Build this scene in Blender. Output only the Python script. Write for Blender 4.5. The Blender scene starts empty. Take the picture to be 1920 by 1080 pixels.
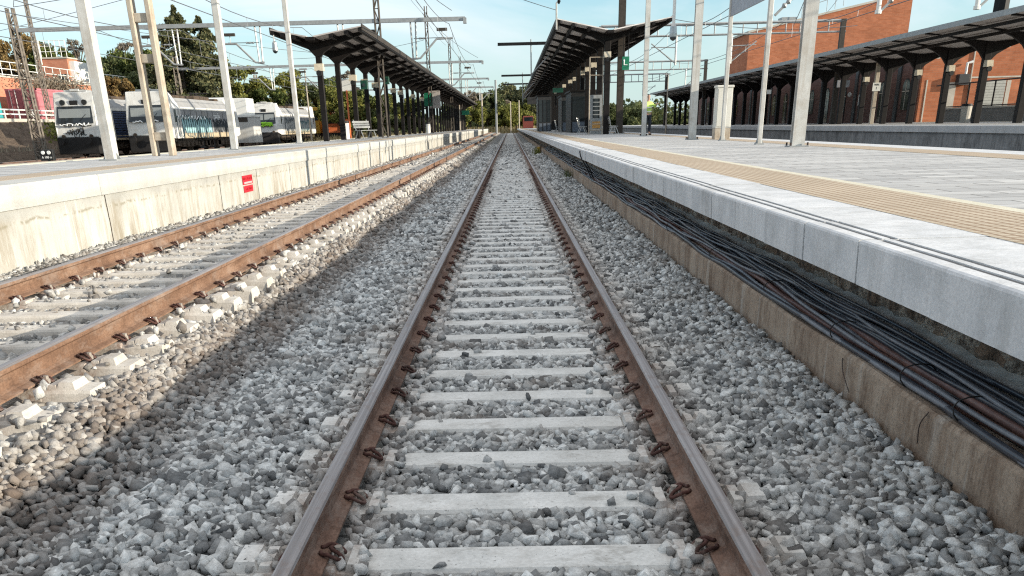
import bpy, bmesh, math, random
import numpy as np
from mathutils import Vector, Matrix

scene = bpy.context.scene
COL = scene.collection
PI = math.pi

# ------------------------------------------------------------------ camera model
F, PX, PY = 1622.4251, 949.37, 938.95
PITCH, YAW, ROLL, CAMH = 0.40823, 0.013663, -0.024615, 1.6701

def cam_axes():
    cy, sy = math.cos(YAW), math.sin(YAW)
    fwd = Vector((-sy, cy, 0)); right = Vector((cy, sy, 0)); up = Vector((0, 0, 1))
    f = fwd*math.cos(PITCH) - up*math.sin(PITCH)
    u = up*math.cos(PITCH) + fwd*math.sin(PITCH)
    r2 = right*math.cos(ROLL) + u*math.sin(ROLL)
    u2 = u*math.cos(ROLL) - right*math.sin(ROLL)
    return r2, u2, f
AR, AU, AF = cam_axes()

def at(x, y, Y):
    "world point seen at pixel (x, y) of the 1920 px picture at distance Y"
    d = AF + AR*((x-PX)/F) - AU*((y-PY)/F)
    t = Y/d.y
    return Vector((d.x*t, Y, CAMH + d.z*t))

def Xat(x, Y): return at(x, 240, Y).x
def Zat(x, y, Y): return at(x, y, Y).z
def XP_(x, y, Y): return at(x, y, Y).x

# ------------------------------------------------------------------ helpers
class MB:
    def __init__(s): s.v = []; s.f = []; s.m = []; s.mi = 0
    def mat(s, i): s.mi = i; return s
    def add(s, vs, fs):
        n = len(s.v); s.v += [tuple(v) for v in vs]
        for f in fs: s.f.append(tuple(i+n for i in f)); s.m.append(s.mi)
        return s
    def box(s, x0, x1, y0, y1, z0, z1):
        return s.add([(x0,y0,z0),(x1,y0,z0),(x1,y1,z0),(x0,y1,z0),(x0,y0,z1),(x1,y0,z1),(x1,y1,z1),(x0,y1,z1)],
                     [(3,2,1,0),(4,5,6,7),(0,1,5,4),(1,2,6,5),(2,3,7,6),(3,0,4,7)])
    def cbox(s, cx, cy, cz, w, d, h): return s.box(cx-w/2, cx+w/2, cy-d/2, cy+d/2, cz-h/2, cz+h/2)
    def bbox(s, x0, x1, y0, y1, z0, z1, b=.01):
        "box with bevelled vertical and top edges"
        def ring(i, z): return [(x0+i,y0+b,z),(x0+b,y0+i,z),(x1-b,y0+i,z),(x1-i,y0+b,z),(x1-i,y1-b,z),(x1-b,y1-i,z),(x0+b,y1-i,z),(x0+i,y1-b,z)]
        a = ring(0, z0)+ring(0, z1-b)+[(x+(b if x < (x0+x1)/2 else -b)*.8, y+(b if y < (y0+y1)/2 else -b)*.8, z1) for x,y,z in ring(0, z1)]
        fs = [tuple(range(7,-1,-1)), tuple(range(16,24))]
        for k in (0, 8):
            for i in range(8):
                j = (i+1) % 8; fs.append((k+i, k+j, k+8+j, k+8+i))
        return s.add(a, fs)
    def prism(s, prof, y0, y1, cap=True):
        "profile of (x,z) counter-clockwise seen from -Y, extruded along Y"
        n = len(prof)
        vs = [(x,y0,z) for x,z in prof]+[(x,y1,z) for x,z in prof]
        fs = [(i,(i+1)%n,n+(i+1)%n,n+i) for i in range(n)]
        if cap: fs += [tuple(range(n-1,-1,-1)), tuple(range(n,2*n))]
        return s.add(vs, fs)
    def xprism(s, prof, x0, x1):
        "profile of (y,z) extruded along X"
        n = len(prof)
        vs = [(x0,y,z) for y,z in prof]+[(x1,y,z) for y,z in prof]
        fs = [(i,(i+1)%n,n+(i+1)%n,n+i) for i in range(n)]+[tuple(range(n-1,-1,-1)), tuple(range(n,2*n))]
        return s.add(vs, fs)
    def loft(s, rings, cap=True, closed=True):
        n = len(rings[0]); vs = [p for r in rings for p in r]; fs = []
        for k in range(len(rings)-1):
            for i in range(n if closed else n-1):
                j = (i+1) % n; fs.append((k*n+i, k*n+j, (k+1)*n+j, (k+1)*n+i))
        if cap: fs += [tuple(range(n-1,-1,-1)), tuple(range((len(rings)-1)*n, len(rings)*n))]
        return s.add(vs, fs)
    def tube(s, pts, r, seg=6, cap=True):
        pts = [Vector(p) for p in pts]; rings = []
        rs = r if isinstance(r, (list, tuple)) else [r]*len(pts)
        prev = None
        for i, p in enumerate(pts):
            d = (pts[min(i+1, len(pts)-1)]-pts[max(i-1, 0)])
            if d.length < 1e-9: d = Vector((0,0,1))
            d.normalize()
            ref = prev if prev is not None else (Vector((0,0,1)) if abs(d.z) < .9 else Vector((1,0,0)))
            a = ref - d*ref.dot(d)
            if a.length < 1e-6: a = d.orthogonal()
            a.normalize(); prev = a; b = d.cross(a)
            rings.append([p+(a*math.cos(2*PI*k/seg)+b*math.sin(2*PI*k/seg))*rs[i] for k in range(seg)])
        return s.loft(rings, cap)
    def bar(s, p, q, w, h=None):
        return s.tube([p, q], (w if h is None else (w+h)/2)/1.41, 4)
    def cyl(s, c, r, h, seg=16, axis='z', r2=None):
        c = Vector(c); d = {'x':Vector((1,0,0)),'y':Vector((0,1,0)),'z':Vector((0,0,1))}[axis]
        return s.tube([c, c+d*h], [r, r if r2 is None else r2], seg)
    def build(s, name, mats, parent=None, loc=None, smooth=False, bevel=0):
        me = bpy.data.meshes.new(name)
        me.from_pydata(s.v, [], s.f)
        if not isinstance(mats, (list, tuple)): mats = [mats]
        for m in mats: me.materials.append(m)
        if len(mats) > 1: me.polygons.foreach_set('material_index', s.m)
        o = bpy.data.objects.new(name, me); COL.objects.link(o)
        if parent is not None: o.parent = parent
        if loc is not None:
            me.transform(Matrix.Translation(-Vector(loc))); o.location = loc
        if smooth: me.polygons.foreach_set('use_smooth', [True]*len(me.polygons))
        if bevel:
            b = o.modifiers.new('edge', 'BEVEL'); b.width = bevel; b.segments = 2; b.limit_method = 'ANGLE'
        me.update()
        return o

def tag(o, label=None, cat=None, group=None, kind=None):
    if label: o['label'] = label
    if cat: o['category'] = cat
    if group: o['group'] = group
    if kind: o['kind'] = kind
    return o
def thing(name, label, cat, loc=(0,0,0), rotz=0, group=None):
    o = bpy.data.objects.new(name, None); COL.objects.link(o)
    o.location = loc; o.rotation_euler = (0,0,rotz); o.empty_display_size = .2
    return tag(o, label, cat, group)
def copy_tree(o, parent=None):
    c = o.copy(); COL.objects.link(c); c.parent = parent
    for ch in [x for x in o.children]: copy_tree(ch, c)
    return c
def npmesh(name, V, Fc, mats, size=3, mi=None, smooth=False, parent=None):
    me = bpy.data.meshes.new(name); nf = len(Fc)
    me.vertices.add(len(V)); me.vertices.foreach_set('co', np.asarray(V, np.float32).ravel())
    me.loops.add(nf*size); me.loops.foreach_set('vertex_index', np.asarray(Fc, np.int32).ravel())
    me.polygons.add(nf)
    me.polygons.foreach_set('loop_start', np.arange(nf, dtype=np.int32)*size)
    me.polygons.foreach_set('loop_total', np.full(nf, size, np.int32))
    for m in mats: me.materials.append(m)
    if mi is not None: me.polygons.foreach_set('material_index', np.asarray(mi, np.int32))
    if smooth: me.polygons.foreach_set('use_smooth', np.ones(nf, bool))
    me.update(calc_edges=True)
    o = bpy.data.objects.new(name, me); COL.objects.link(o)
    if parent is not None: o.parent = parent
    return o
def text_mesh(txt, size, mat, name, parent, loc, rot, extrude=.004, align='CENTER', sx=1):
    cu = bpy.data.curves.new(name, 'FONT'); cu.body = txt; cu.size = size; cu.extrude = extrude
    cu.align_x = align; cu.align_y = 'CENTER'
    tmp = bpy.data.objects.new('t', cu); COL.objects.link(tmp)
    bpy.context.view_layer.update()
    dg = bpy.context.evaluated_depsgraph_get()
    me = bpy.data.meshes.new_from_object(tmp.evaluated_get(dg))
    bpy.data.objects.remove(tmp); bpy.data.curves.remove(cu)
    me.name = name; me.materials.clear(); me.materials.append(mat)
    o = bpy.data.objects.new(name, me); COL.objects.link(o); o.parent = parent
    o.location = loc; o.rotation_euler = rot; o.scale = (sx,1,1)
    return o

# ------------------------------------------------------------------ materials
class NT:
    def __init__(s, name):
        s.m = bpy.data.materials.new(name); s.m.use_nodes = True
        s.n = s.m.node_tree.nodes; s.l = s.m.node_tree.links
        s.bsdf = s.n['Principled BSDF']; s._pos = None
    def new(s, t, **k):
        n = s.n.new(t)
        for a, v in k.items(): setattr(n, a, v)
        return n
    def link(s, a, b): s.l.new(a, b)
    def pos(s):
        if s._pos is None: s._pos = s.new('ShaderNodeNewGeometry')
        return s._pos.outputs['Position']
    def isl(s): s.pos(); return s._pos.outputs['Random Per Island']
    def objrand(s): return s.new('ShaderNodeObjectInfo').outputs['Random']
    def mapped(s, scale=(1,1,1), loc=(0,0,0), src=None):
        mp = s.new('ShaderNodeMapping'); s.link(src or s.pos(), mp.inputs['Vector'])
        mp.inputs['Scale'].default_value = scale; mp.inputs['Location'].default_value = loc
        return mp.outputs['Vector']
    def noise(s, scale, vec=None, detail=4, rough=.6):
        n = s.new('ShaderNodeTexNoise'); n.inputs['Scale'].default_value = scale
        n.inputs['Detail'].default_value = detail; n.inputs['Roughness'].default_value = rough
        s.link(vec or s.pos(), n.inputs['Vector']); return n.outputs['Fac']
    def voro(s, scale, vec=None, feat='F1', out='Distance'):
        n = s.new('ShaderNodeTexVoronoi', feature=feat); n.inputs['Scale'].default_value = scale
        s.link(vec or s.pos(), n.inputs['Vector']); return n.outputs[out]
    def ramp(s, fac, stops, interp='LINEAR'):
        n = s.new('ShaderNodeValToRGB'); cr = n.color_ramp; cr.interpolation = interp
        while len(cr.elements) < len(stops): cr.elements.new(.5)
        for e, (p, c) in zip(cr.elements, stops):
            e.position = p; e.color = (c[0], c[1], c[2], 1) if isinstance(c, (tuple, list)) else (c, c, c, 1)
        s.link(fac, n.inputs['Fac']); return n.outputs['Color']
    def mix(s, fac, a, b, mode='MIX'):
        n = s.new('ShaderNodeMix', data_type='RGBA', blend_type=mode)
        for inp, v in ((n.inputs[0], fac), (n.inputs[6], a), (n.inputs[7], b)):
            if isinstance(v, (int, float)): inp.default_value = v
            elif isinstance(v, (tuple, list)): inp.default_value = (v[0], v[1], v[2], 1)
            else: s.link(v, inp)
        return n.outputs[2]
    def math(s, op, a, b=0, clamp=False):
        n = s.new('ShaderNodeMath', operation=op); n.use_clamp = clamp
        for inp, v in ((n.inputs[0], a), (n.inputs[1], b)):
            if isinstance(v, (int, float)): inp.default_value = v
            else: s.link(v, inp)
        return n.outputs[0]
    def sep(s, src=None):
        n = s.new('ShaderNodeSeparateXYZ'); s.link(src or s.pos(), n.inputs[0]); return n.outputs
    def comb(s, x, y, z):
        n = s.new('ShaderNodeCombineXYZ')
        for i, v in enumerate((x, y, z)):
            if isinstance(v, (int, float)): n.inputs[i].default_value = v
            else: s.link(v, n.inputs[i])
        return n.outputs[0]
    def color(s, c):
        if isinstance(c, (tuple, list)): s.bsdf.inputs['Base Color'].default_value = (c[0], c[1], c[2], 1)
        else: s.link(c, s.bsdf.inputs['Base Color'])
        return s
    def rough(s, r):
        if isinstance(r, (int, float)): s.bsdf.inputs['Roughness'].default_value = r
        else: s.link(r, s.bsdf.inputs['Roughness'])
        return s
    def metal(s, v): s.bsdf.inputs['Metallic'].default_value = v; return s
    def spec(s, v): s.bsdf.inputs['Specular IOR Level'].default_value = v; return s
    def bump(s, h, strength=.3, dist=.01):
        n = s.new('ShaderNodeBump'); n.inputs['Strength'].default_value = strength; n.inputs['Distance'].default_value = dist
        s.link(h, n.inputs['Height']); s.link(n.outputs[0], s.bsdf.inputs['Normal']); return s

def plain(name, c, rough=.6, metal=0, var=.15, scale=6, spec=.4):
    t = NT(name); n = t.noise(scale)
    lo = tuple(x*(1-var) for x in c); hi = tuple(min(1, x*(1+var)) for x in c)
    t.color(t.ramp(n, [(.3, lo), (.7, hi)])).rough(rough).metal(metal).spec(spec); return t.m

# --- ballast stones
def stone_mat(name, lo, mid, hi, dirt):
    t = NT(name)
    c = t.ramp(t.isl(), [(0, lo), (.3, mid), (.65, tuple((a+b)/2 for a, b in zip(mid, hi))), (1, hi)])
    n = t.noise(30, detail=5, rough=.75)
    c = t.mix(.75, c, t.ramp(n, [(.32, .5), (.68, 1.4)]), 'MULTIPLY')
    n2 = t.noise(1.3, detail=3)
    c = t.mix(t.ramp(n2, [(.5, 0), (.72, dirt)]), c, (.20, .15, .11), 'MIX')
    # rusty brake dust gathered on the older bed of the second track
    x = t.sep()[0]
    w = t.math('MULTIPLY', t.math('SUBTRACT', t.math('MULTIPLY', x, -1), 2.0), 2.2, True)
    w = t.math('MULTIPLY', w, t.ramp(t.noise(2.5), [(.3, .35), (.7, .95)]))
    c = t.mix(w, c, t.mix(.45, c, (.25, .205, .16)))
    for rx in (-.87, .87):
        g = t.ramp(t.math('ABSOLUTE', t.math('SUBTRACT', x, rx)), [(.10, .75), (.34, 0)])
        c = t.mix(t.math('MULTIPLY', g, t.ramp(t.noise(3.1, None, 4, .7), [(.3, .25), (.65, 1)])), c, t.mix(.5, c, (.20, .135, .10)))
    c = t.mix(t.ramp(t.noise(.55, None, 3), [(.35, .22), (.6, 0)]), c, t.mix(.6, c, (.16, .15, .135)))
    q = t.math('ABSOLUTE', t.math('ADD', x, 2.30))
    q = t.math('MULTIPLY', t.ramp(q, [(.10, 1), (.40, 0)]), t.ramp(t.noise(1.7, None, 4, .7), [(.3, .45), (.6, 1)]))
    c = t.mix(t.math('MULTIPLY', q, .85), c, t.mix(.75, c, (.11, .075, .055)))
    t.color(c).rough(.9).spec(.2).bump(t.noise(45, detail=4, rough=.75), .8, .010)
    return t.m
M = {}
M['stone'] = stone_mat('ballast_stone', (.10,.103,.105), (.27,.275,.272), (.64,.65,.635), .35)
def bed_mat():
    t = NT('ballast_bed')
    v = t.new('ShaderNodeTexVoronoi', feature='F1'); v.inputs['Scale'].default_value = 15
    t.link(t.pos(), v.inputs['Vector'])
    c = t.ramp(v.outputs['Color'], [(0, (.08,.08,.078)), (.5, (.21,.212,.205)), (1, (.42,.42,.40))])
    c = t.mix(.8, c, t.ramp(v.outputs['Distance'], [(.15, 1.05), (.75, .4)]), 'MULTIPLY')  # dark bed and cell edges: gap shade between stones painted into the colour
    x = t.sep()[0]
    w = t.math('MULTIPLY', t.math('SUBTRACT', t.math('MULTIPLY', x, -1), 2.0), 2.2, True)
    c = t.mix(w, c, t.mix(.4, c, (.32, .26, .2)))
    t.color(c).rough(.95).spec(.15)
    h = t.math('SUBTRACT', 1, v.outputs['Distance'])
    t.bump(h, .9, .05); return t.m
M['bed'] = bed_mat()
# --- concrete
def concrete(name, lo, hi, sc=3, stain=(.3,.27,.22), st=.3, bump=.25, streak=0, fine=60, rust=0):
    t = NT(name)
    vec = t.mapped((1,1,1))
    off = t.new('ShaderNodeVectorMath', operation='ADD'); t.link(t.pos(), off.inputs[0])
    r = t.math('MULTIPLY', t.objrand(), 50); t.link(t.comb(r, 0, r), off.inputs[1])
    p = off.outputs[0]
    c = t.ramp(t.noise(sc, p, 6, .65), [(.3, lo), (.7, hi)])
    c = t.mix(.35, c, t.ramp(t.noise(fine, p, 3), [(.35, .7), (.65, 1.2)]), 'MULTIPLY')
    c = t.mix(t.ramp(t.noise(sc*.7, t.mapped((1,1,1), (7,3,1), p), 5, .7), [(.5, 0), (.75, st)]), c, stain)
    if streak:
        sv = t.mapped((9, 9, .7))
        c = t.mix(t.ramp(t.noise(1, sv, 5, .7), [(.48, 0), (.72, streak)]), c, stain)
    c = t.mix(.25, c, t.ramp(t.objrand(), [(0, .82), (1, 1.1)]), 'MULTIPLY')
    if rust:
        tcn = t.new('ShaderNodeTexCoord'); ox = t.sep(tcn.outputs['Object'])
        g = t.ramp(t.math('ABSOLUTE', t.math('SUBTRACT', t.math('ABSOLUTE', ox[0]), .87)), [(.09, .9), (.30, 0)])
        c = t.mix(t.math('MULTIPLY', g, t.ramp(t.noise(9, p, 5, .75), [(.38, .1), (.62, 1)])), c, (.19,.12,.085))
        c = t.mix(t.ramp(t.noise(5, t.mapped((.6,1,1), (0,0,0), p), 6, .8), [(.54, 0), (.66, .6)]), c, (.24,.225,.20))
        c = t.mix(t.ramp(t.noise(55, p, 3, .6), [(.66, 0), (.70, .7)]), c, (.14,.13,.12))
    t.color(c).rough(.88).spec(.25).bump(t.noise(fine, p, 4, .7), bump, .004)
    return t.m
M['sleeper'] = concrete('sleeper_concrete', (.44,.44,.42), (.64,.635,.61), 4, (.30,.27,.23), .35, rust=1, bump=.5)
M['sleeper_l'] = concrete('sleeper_concrete_dusty', (.40,.37,.33), (.58,.55,.50), 4, (.34,.28,.22), .5, rust=1, bump=.5)
M['coping'] = concrete('coping_concrete', (.50,.51,.52), (.64,.64,.64), 2.8, (.28,.28,.27), .5, .3, .4)
M['dark_strip'] = plain('nosing_groove_rubber', (.13,.125,.12), .8)
M['shelf'] = concrete('shelf_concrete', (.16,.14,.12), (.27,.24,.2), 3, (.08,.06,.05), .6)
def trench_mat():
    t = NT('trench_concrete')
    c = t.ramp(t.noise(2.2, None, 6, .7), [(.3, (.26,.19,.14)), (.7, (.42,.34,.265))])
    c = t.mix(t.ramp(t.noise(1, t.mapped((3, 3, .9)), 8, .85), [(.46, 0), (.62, .85)]), c, (.15,.10,.07))
    c = t.mix(t.ramp(t.noise(1, t.mapped((8, 8, .5), (3,9,0)), 4, .7), [(.55, 0), (.75, .7)]), c, (.50,.47,.42))
    c = t.mix(t.ramp(t.noise(25, None, 4), [(.55, 0), (.7, .5)]), c, (.12,.09,.07))
    t.color(c).rough(.92).spec(.2).bump(t.noise(18, None, 6, .75), .5, .02); return t.m
M['trench'] = trench_mat()
def rubble_mat():
    t = NT('rubble_masonry')
    v = t.new('ShaderNodeTexVoronoi', feature='DISTANCE_TO_EDGE'); v.inputs['Scale'].default_value = 6
    t.link(t.mapped((1,1,1.6)), v.inputs['Vector'])
    v2 = t.new('ShaderNodeTexVoronoi'); v2.inputs['Scale'].default_value = 6; t.link(t.mapped((1,1,1.6)), v2.inputs['Vector'])
    c = t.ramp(v2.outputs['Color'], [(0, (.22,.13,.08)), (.5, (.40,.31,.235)), (1, (.60,.55,.47))])
    c = t.mix(t.ramp(t.noise(9, None, 6, .8), [(.4, .9), (.6, 0)]), c, (.05,.035,.025))
    t.color(c).rough(.95).bump(t.noise(12, None, 6, .8), 1, .05); return t.m
M['rubble'] = rubble_mat()
M['mortar'] = concrete('pale_mortar_ledge', (.34,.31,.27), (.54,.51,.46), 4, (.15,.11,.085), .6, .5)
def leftwall_mat():
    t = NT('left_platform_wall_plaster')
    z = t.sep()[2]
    c = t.ramp(t.noise(1.2, None, 6, .65), [(.3, (.34,.335,.31)), (.7, (.48,.475,.445))])
    st = t.ramp(t.noise(1, t.mapped((1, 3.6, .55)), 8, .8), [(.45, 0), (.62, 1)])
    st = t.math('MULTIPLY', st, t.ramp(t.noise(.45, None, 3), [(.34, .25), (.55, 1)]))
    low = t.ramp(z, [(.35, 1.0), (.80, .75), (.90, 0)])
    c = t.mix(t.math('MULTIPLY', t.math('MULTIPLY', st, low), .9), c, (.24,.205,.15))
    ed = t.math('ABSOLUTE', t.math('SUBTRACT', z, t.math('ADD', .72, t.math('MULTIPLY', t.noise(1.5), .12))))
    fl = t.math('MULTIPLY', t.ramp(ed, [(0, 1), (.03, 0)]), t.ramp(t.noise(7), [(.48, 0), (.56, 1)]))
    c = t.mix(t.math('MULTIPLY', fl, .8), c, (.20,.18,.13))
    c = t.mix(t.ramp(t.noise(1, t.mapped((1, 9, .5), (0, 4, 0)), 5), [(.62, 0), (.72, .5)]), c, (.7,.7,.68))
    t.color(c).rough(.9).spec(.2).bump(t.noise(14, None, 6, .7), .4, .02); return t.m
M['lwall'] = leftwall_mat()
M['lcoping'] = concrete('left_coping_concrete', (.40,.395,.37), (.50,.495,.47), 1.5, (.4,.37,.3), .25, .1, .2)
def paver_mat():
    t = NT('platform_pavers')
    b = t.new('ShaderNodeTexBrick'); b.inputs['Scale'].default_value = 1
    b.inputs['Brick Width'].default_value = .62; b.inputs['Row Height'].default_value = .31
    b.inputs['Mortar Size'].default_value = .011; b.inputs['Mortar Smooth'].default_value = .2
    b.inputs['Color1'].default_value = (.38,.375,.365,1); b.inputs['Color2'].default_value = (.52,.51,.49,1); b.inputs['Mortar'].default_value = (.14,.13,.12,1)
    b.inputs['Bias'].default_value = 0
    t.link(t.pos(), b.inputs['Vector'])
    c = t.mix(.5, b.outputs['Color'], t.ramp(t.noise(.5, t.mapped((.5,1.6,1)), 6, .7), [(.3, .6), (.7, 1.25)]), 'MULTIPLY')
    c = t.mix(t.ramp(t.noise(1, t.mapped((.35,2.6,1)), 5, .7), [(.50, 0), (.64, .5)]), c, (.19,.185,.18))
    c = t.mix(t.ramp(t.noise(9, None, 3), [(.63, 0), (.72, .45)]), c, (.16,.15,.14))
    t.color(c).rough(.75).spec(.3).bump(b.outputs['Fac'], -.4, .01); return t.m
M['paver'] = paver_mat()
def tactile_mat():
    t = NT('yellow_tactile_paving')
    xyz = t.sep()
    fx = t.math('FRACT', t.math('MULTIPLY', xyz[0], 12.5)); fy = t.math('FRACT', t.math('MULTIPLY', xyz[1], 12.5))
    gx = t.ramp(t.math('ABSOLUTE', t.math('SUBTRACT', fx, .5)), [(.30, 0), (.40, 1)])
    gy = t.ramp(t.math('ABSOLUTE', t.math('SUBTRACT', fy, .5)), [(.34, 0), (.42, .9)])
    g = t.math('MAXIMUM', gx, gy)
    c = t.ramp(t.noise(1.5, None, 5), [(.3, (.42,.345,.245)), (.7, (.54,.45,.33))])
    j = t.ramp(t.math('ABSOLUTE', t.math('SUBTRACT', t.math('FRACT', t.math('MULTIPLY', xyz[1], 1.25)), .5)), [(.490, 0), (.497, 1)])
    c = t.mix(t.math('MULTIPLY', g, .9), c, (.22,.13,.065))
    c = t.mix(t.math('MULTIPLY', j, .6), c, (.2,.14,.08))
    t.color(c).rough(.7).bump(g, -.6, .006); return t.m
M['tactile'] = tactile_mat()
M['paleband'] = concrete('cream_border_tiles', (.56,.52,.40), (.66,.62,.5), 3, (.4,.36,.27), .3)
# --- metals
def rust_mat(name, lo, mid, hi):
    t = NT(name)
    c = t.ramp(t.noise(4, t.mapped((1,.4,1)), 6, .7), [(.3, lo), (.5, mid), (.7, hi)])
    c = t.mix(.5, c, t.ramp(t.noise(90, t.mapped((1,.5,1)), 3), [(.35, .6), (.65, 1.3)]), 'MULTIPLY')
    c = t.mix(t.ramp(t.noise(1, t.mapped((2,14,.8)), 4, .7), [(.55, 0), (.7, .45)]), c, tuple(x*.45 for x in lo))
    c = t.mix(t.ramp(t.noise(1, t.mapped((3,1.6,3)), 6, .8), [(.5, 0), (.68, .5)]), c, (.30,.25,.215))
    c = t.mix(t.ramp(t.noise(1, t.mapped((3,2.4,9), (5,2,1)), 6, .8), [(.54, 0), (.66, .55)]), c, tuple(x*.6 for x in lo))
    t.color(c).rough(.85).spec(.25).bump(t.noise(80, None, 4), .35, .003); return t.m
M['rust'] = rust_mat('rail_rust', (.085,.050,.036), (.155,.090,.064), (.25,.165,.125))
M['rust_l'] = rust_mat('rail_rust_orange', (.11,.062,.040), (.18,.105,.068), (.26,.17,.12))
def head_mat():
    t = NT('worn_rail_head')
    xx = t.noise(1, t.mapped((60, .6, 1)), 4, .6)
    c = t.ramp(xx, [(.3, (.13,.115,.11)), (.5, (.22,.20,.195)), (.7, (.31,.29,.285))])
    c = t.mix(t.ramp(t.noise(14, t.mapped((1,.5,1)), 4, .7), [(.52, 0), (.7, .6)]), c, (.16,.11,.085))
    t.color(c).rough(.5).metal(.35).bump(t.noise(70), .15, .002); return t.m
M['head'] = head_mat()
M['clip'] = rust_mat('clip_rust', (.030,.016,.013), (.070,.032,.026), (.13,.062,.05))
M['bolt'] = plain('dusty_bolt', (.26,.23,.20), .7, .1)
M['white_post'] = concrete('white_painted_steel', (.42,.42,.40), (.55,.55,.53), 2.5, (.26,.20,.14), .5, .08, .45)
M['grey_post'] = plain('galvanised_grey', (.30,.31,.31), .5, .3, .15)
M['conc_post'] = concrete('old_concrete_post', (.36,.31,.25), (.5,.45,.37), 2.5, (.20,.14,.09), .7, .3, .6)
M['dark'] = plain('dark_brown_painted_steel', (.010,.008,.0075), .6, 0, .3, 6, .2)
M['darker'] = plain('black_painted_steel', (.008,.008,.009), .6, 0, .3, 6, .2)
M['mast_dark'] = plain('brown_grey_steel', (.045,.037,.030), .65, 0, .3, 6, .25)
M['lattice'] = plain('weathered_lattice_steel', (.13,.11,.09), .65, .1, .35)
M['roof_under'] = plain('canopy_soffit_sheet', (.42,.385,.365), .7, 0, .22, 1.5)
M['soffit_pale'] = plain('pale_soffit_panels', (.66,.62,.59), .7, 0, .25, 1.5)
M['roof_top'] = plain('canopy_roof_sheet', (.22,.22,.23), .6, .1, .15, 2)
M['cable'] = plain('black_cable_sheath', (.038,.042,.053), .36, 0, .25, 9, .5)
M['cable_g'] = plain('grey_dusty_cable_sheath', (.15,.157,.175), .45, 0, .25, 9, .5)
M['conduit'] = plain('brown_plastic_conduit', (.16,.085,.07), .5, 0, .3, 9)
M['wire'] = plain('wire_grey', (.16,.17,.18), .5, .5, .1)
M['wire_rust'] = plain('tie_wire', (.05,.035,.03), .8)
M['white'] = plain('white_paint', (.66,.66,.63), .5, 0, .08, 2)
M['loco_white'] = concrete('loco_white_paint', (.58,.58,.56), (.70,.70,.67), 1.3, (.33,.29,.23), .4, .05, .4)
M['loco_grey'] = concrete('loco_grey_paint', (.22,.225,.23), (.30,.305,.31), 1.3, (.25,.22,.18), .4, .05, .35)
M['loco_lgrey'] = concrete('loco_pale_grey', (.40,.40,.39), (.5,.5,.48), 1.3, (.3,.26,.2), .4, .05, .3)
M['under'] = plain('underframe_black', (.012,.011,.011), .8, 0, .4)
M['bogie'] = plain('bogie_brown_dirt', (.07,.05,.035), .9, 0, .5, 5)
M['bluegrille'] = plain('navy_blue_paint', (.022,.04,.10), .4, 0, .3)
M['glass'] = NT('dark_glass').color((.02,.025,.028)).rough(.08).m
M['blind'] = plain('grey_sunblind', (.22,.24,.24), .5, 0, .05)
M['black'] = plain('black_paint', (.012,.012,.012), .6)
M['lime'] = plain('lime_green_spray', (.30,.62,.04), .6)
M['teal_spray'] = plain('pale_teal_spray', (.30,.50,.52), .6)
M['white_spray'] = plain('white_spray', (.75,.77,.76), .6)
M['pink'] = plain('pink_container_paint', (.43,.15,.17), .6, 0, .2, 2)
M['plum'] = plain('plum_container_paint', (.22,.07,.085), .6, 0, .15)
M['teal'] = plain('teal_container_paint', (.045,.33,.34), .6, 0, .15)
M['orange'] = plain('orange_wagon_paint', (.60,.15,.05), .6, 0, .12)
M['yellow'] = plain('yellow_paint', (.65,.38,.05), .6)
M['red'] = plain('red_sign_paint', (.52,.018,.03), .5)
M['green_sign'] = plain('green_sign_paint', (.01,.16,.085), .5)
M['green_dark'] = plain('dark_green_paint', (.008,.06,.04), .5)
M['cream_lamp'] = plain('cream_lamp_housing', (.55,.49,.38), .6)
M['grey_sign'] = plain('grey_sign_back', (.27,.28,.31), .5, .2)
M['bluegrey'] = plain('slate_panel', (.10,.12,.15), .5)
M['cabin_dark'] = plain('dark_cabin_panel', (.035,.035,.036), .5)
M['steel'] = plain('brushed_steel', (.4,.4,.39), .35, .7)
M['cream_box'] = concrete('cream_cabinet', (.55,.54,.49), (.63,.62,.57), 2, (.45,.4,.3), .3, .05)
M['shutter'] = plain('grey_roller_shutter', (.33,.33,.30), .6)
M['low_wall'] = concrete('low_grey_render', (.15,.145,.135), (.22,.21,.2), 1.5, (.08,.08,.07), .5, .2, .5)
M['p3'] = concrete('dark_stained_platform_wall', (.16,.165,.17), (.25,.255,.26), 1.5, (.05,.05,.05), .8, .2, .8)
M['p3top'] = concrete('pale_platform_edge', (.33,.345,.36), (.42,.43,.44), 1.5, (.25,.25,.25), .4, .1, .3)
def brick(name, c1, c2, mort, axis='y', sc=1):
    t = NT(name); xyz = t.sep()
    u = t.math('ADD', xyz[0], xyz[1]) if axis == 'b' else (xyz[0] if axis == 'y' else xyz[1])
    b = t.new('ShaderNodeTexBrick'); b.inputs['Scale'].default_value = 1
    b.inputs['Brick Width'].default_value = .5*sc; b.inputs['Row Height'].default_value = .16*sc
    b.inputs['Mortar Size'].default_value = .012*sc
    b.inputs['Color1'].default_value = (*c1, 1); b.inputs['Color2'].default_value = (*c2, 1); b.inputs['Mortar'].default_value = (*mort, 1)
    t.link(t.comb(u, xyz[2], 0), b.inputs['Vector'])
    c = t.mix(.6, b.outputs['Color'], t.ramp(t.noise(.35, t.mapped((1,1,2)), 8, .75), [(.3, .6), (.7, 1.25)]), 'MULTIPLY')
    c = t.mix(t.ramp(t.noise(1, t.mapped((1.5,1.5,.25)), 5, .7), [(.55, 0), (.75, .4)]), c, tuple(x*.5 for x in c1))
    t.color(c).rough(.9).spec(.15).bump(b.outputs['Fac'], -.3, .01); return t.m
M['brick'] = brick('orange_brick', (.35,.120,.058), (.44,.165,.085), (.33,.16,.10), 'b')
M['brick_pink'] = brick('salmon_render_brick', (.46,.185,.115), (.54,.235,.15), (.44,.22,.15), 'b')
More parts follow.
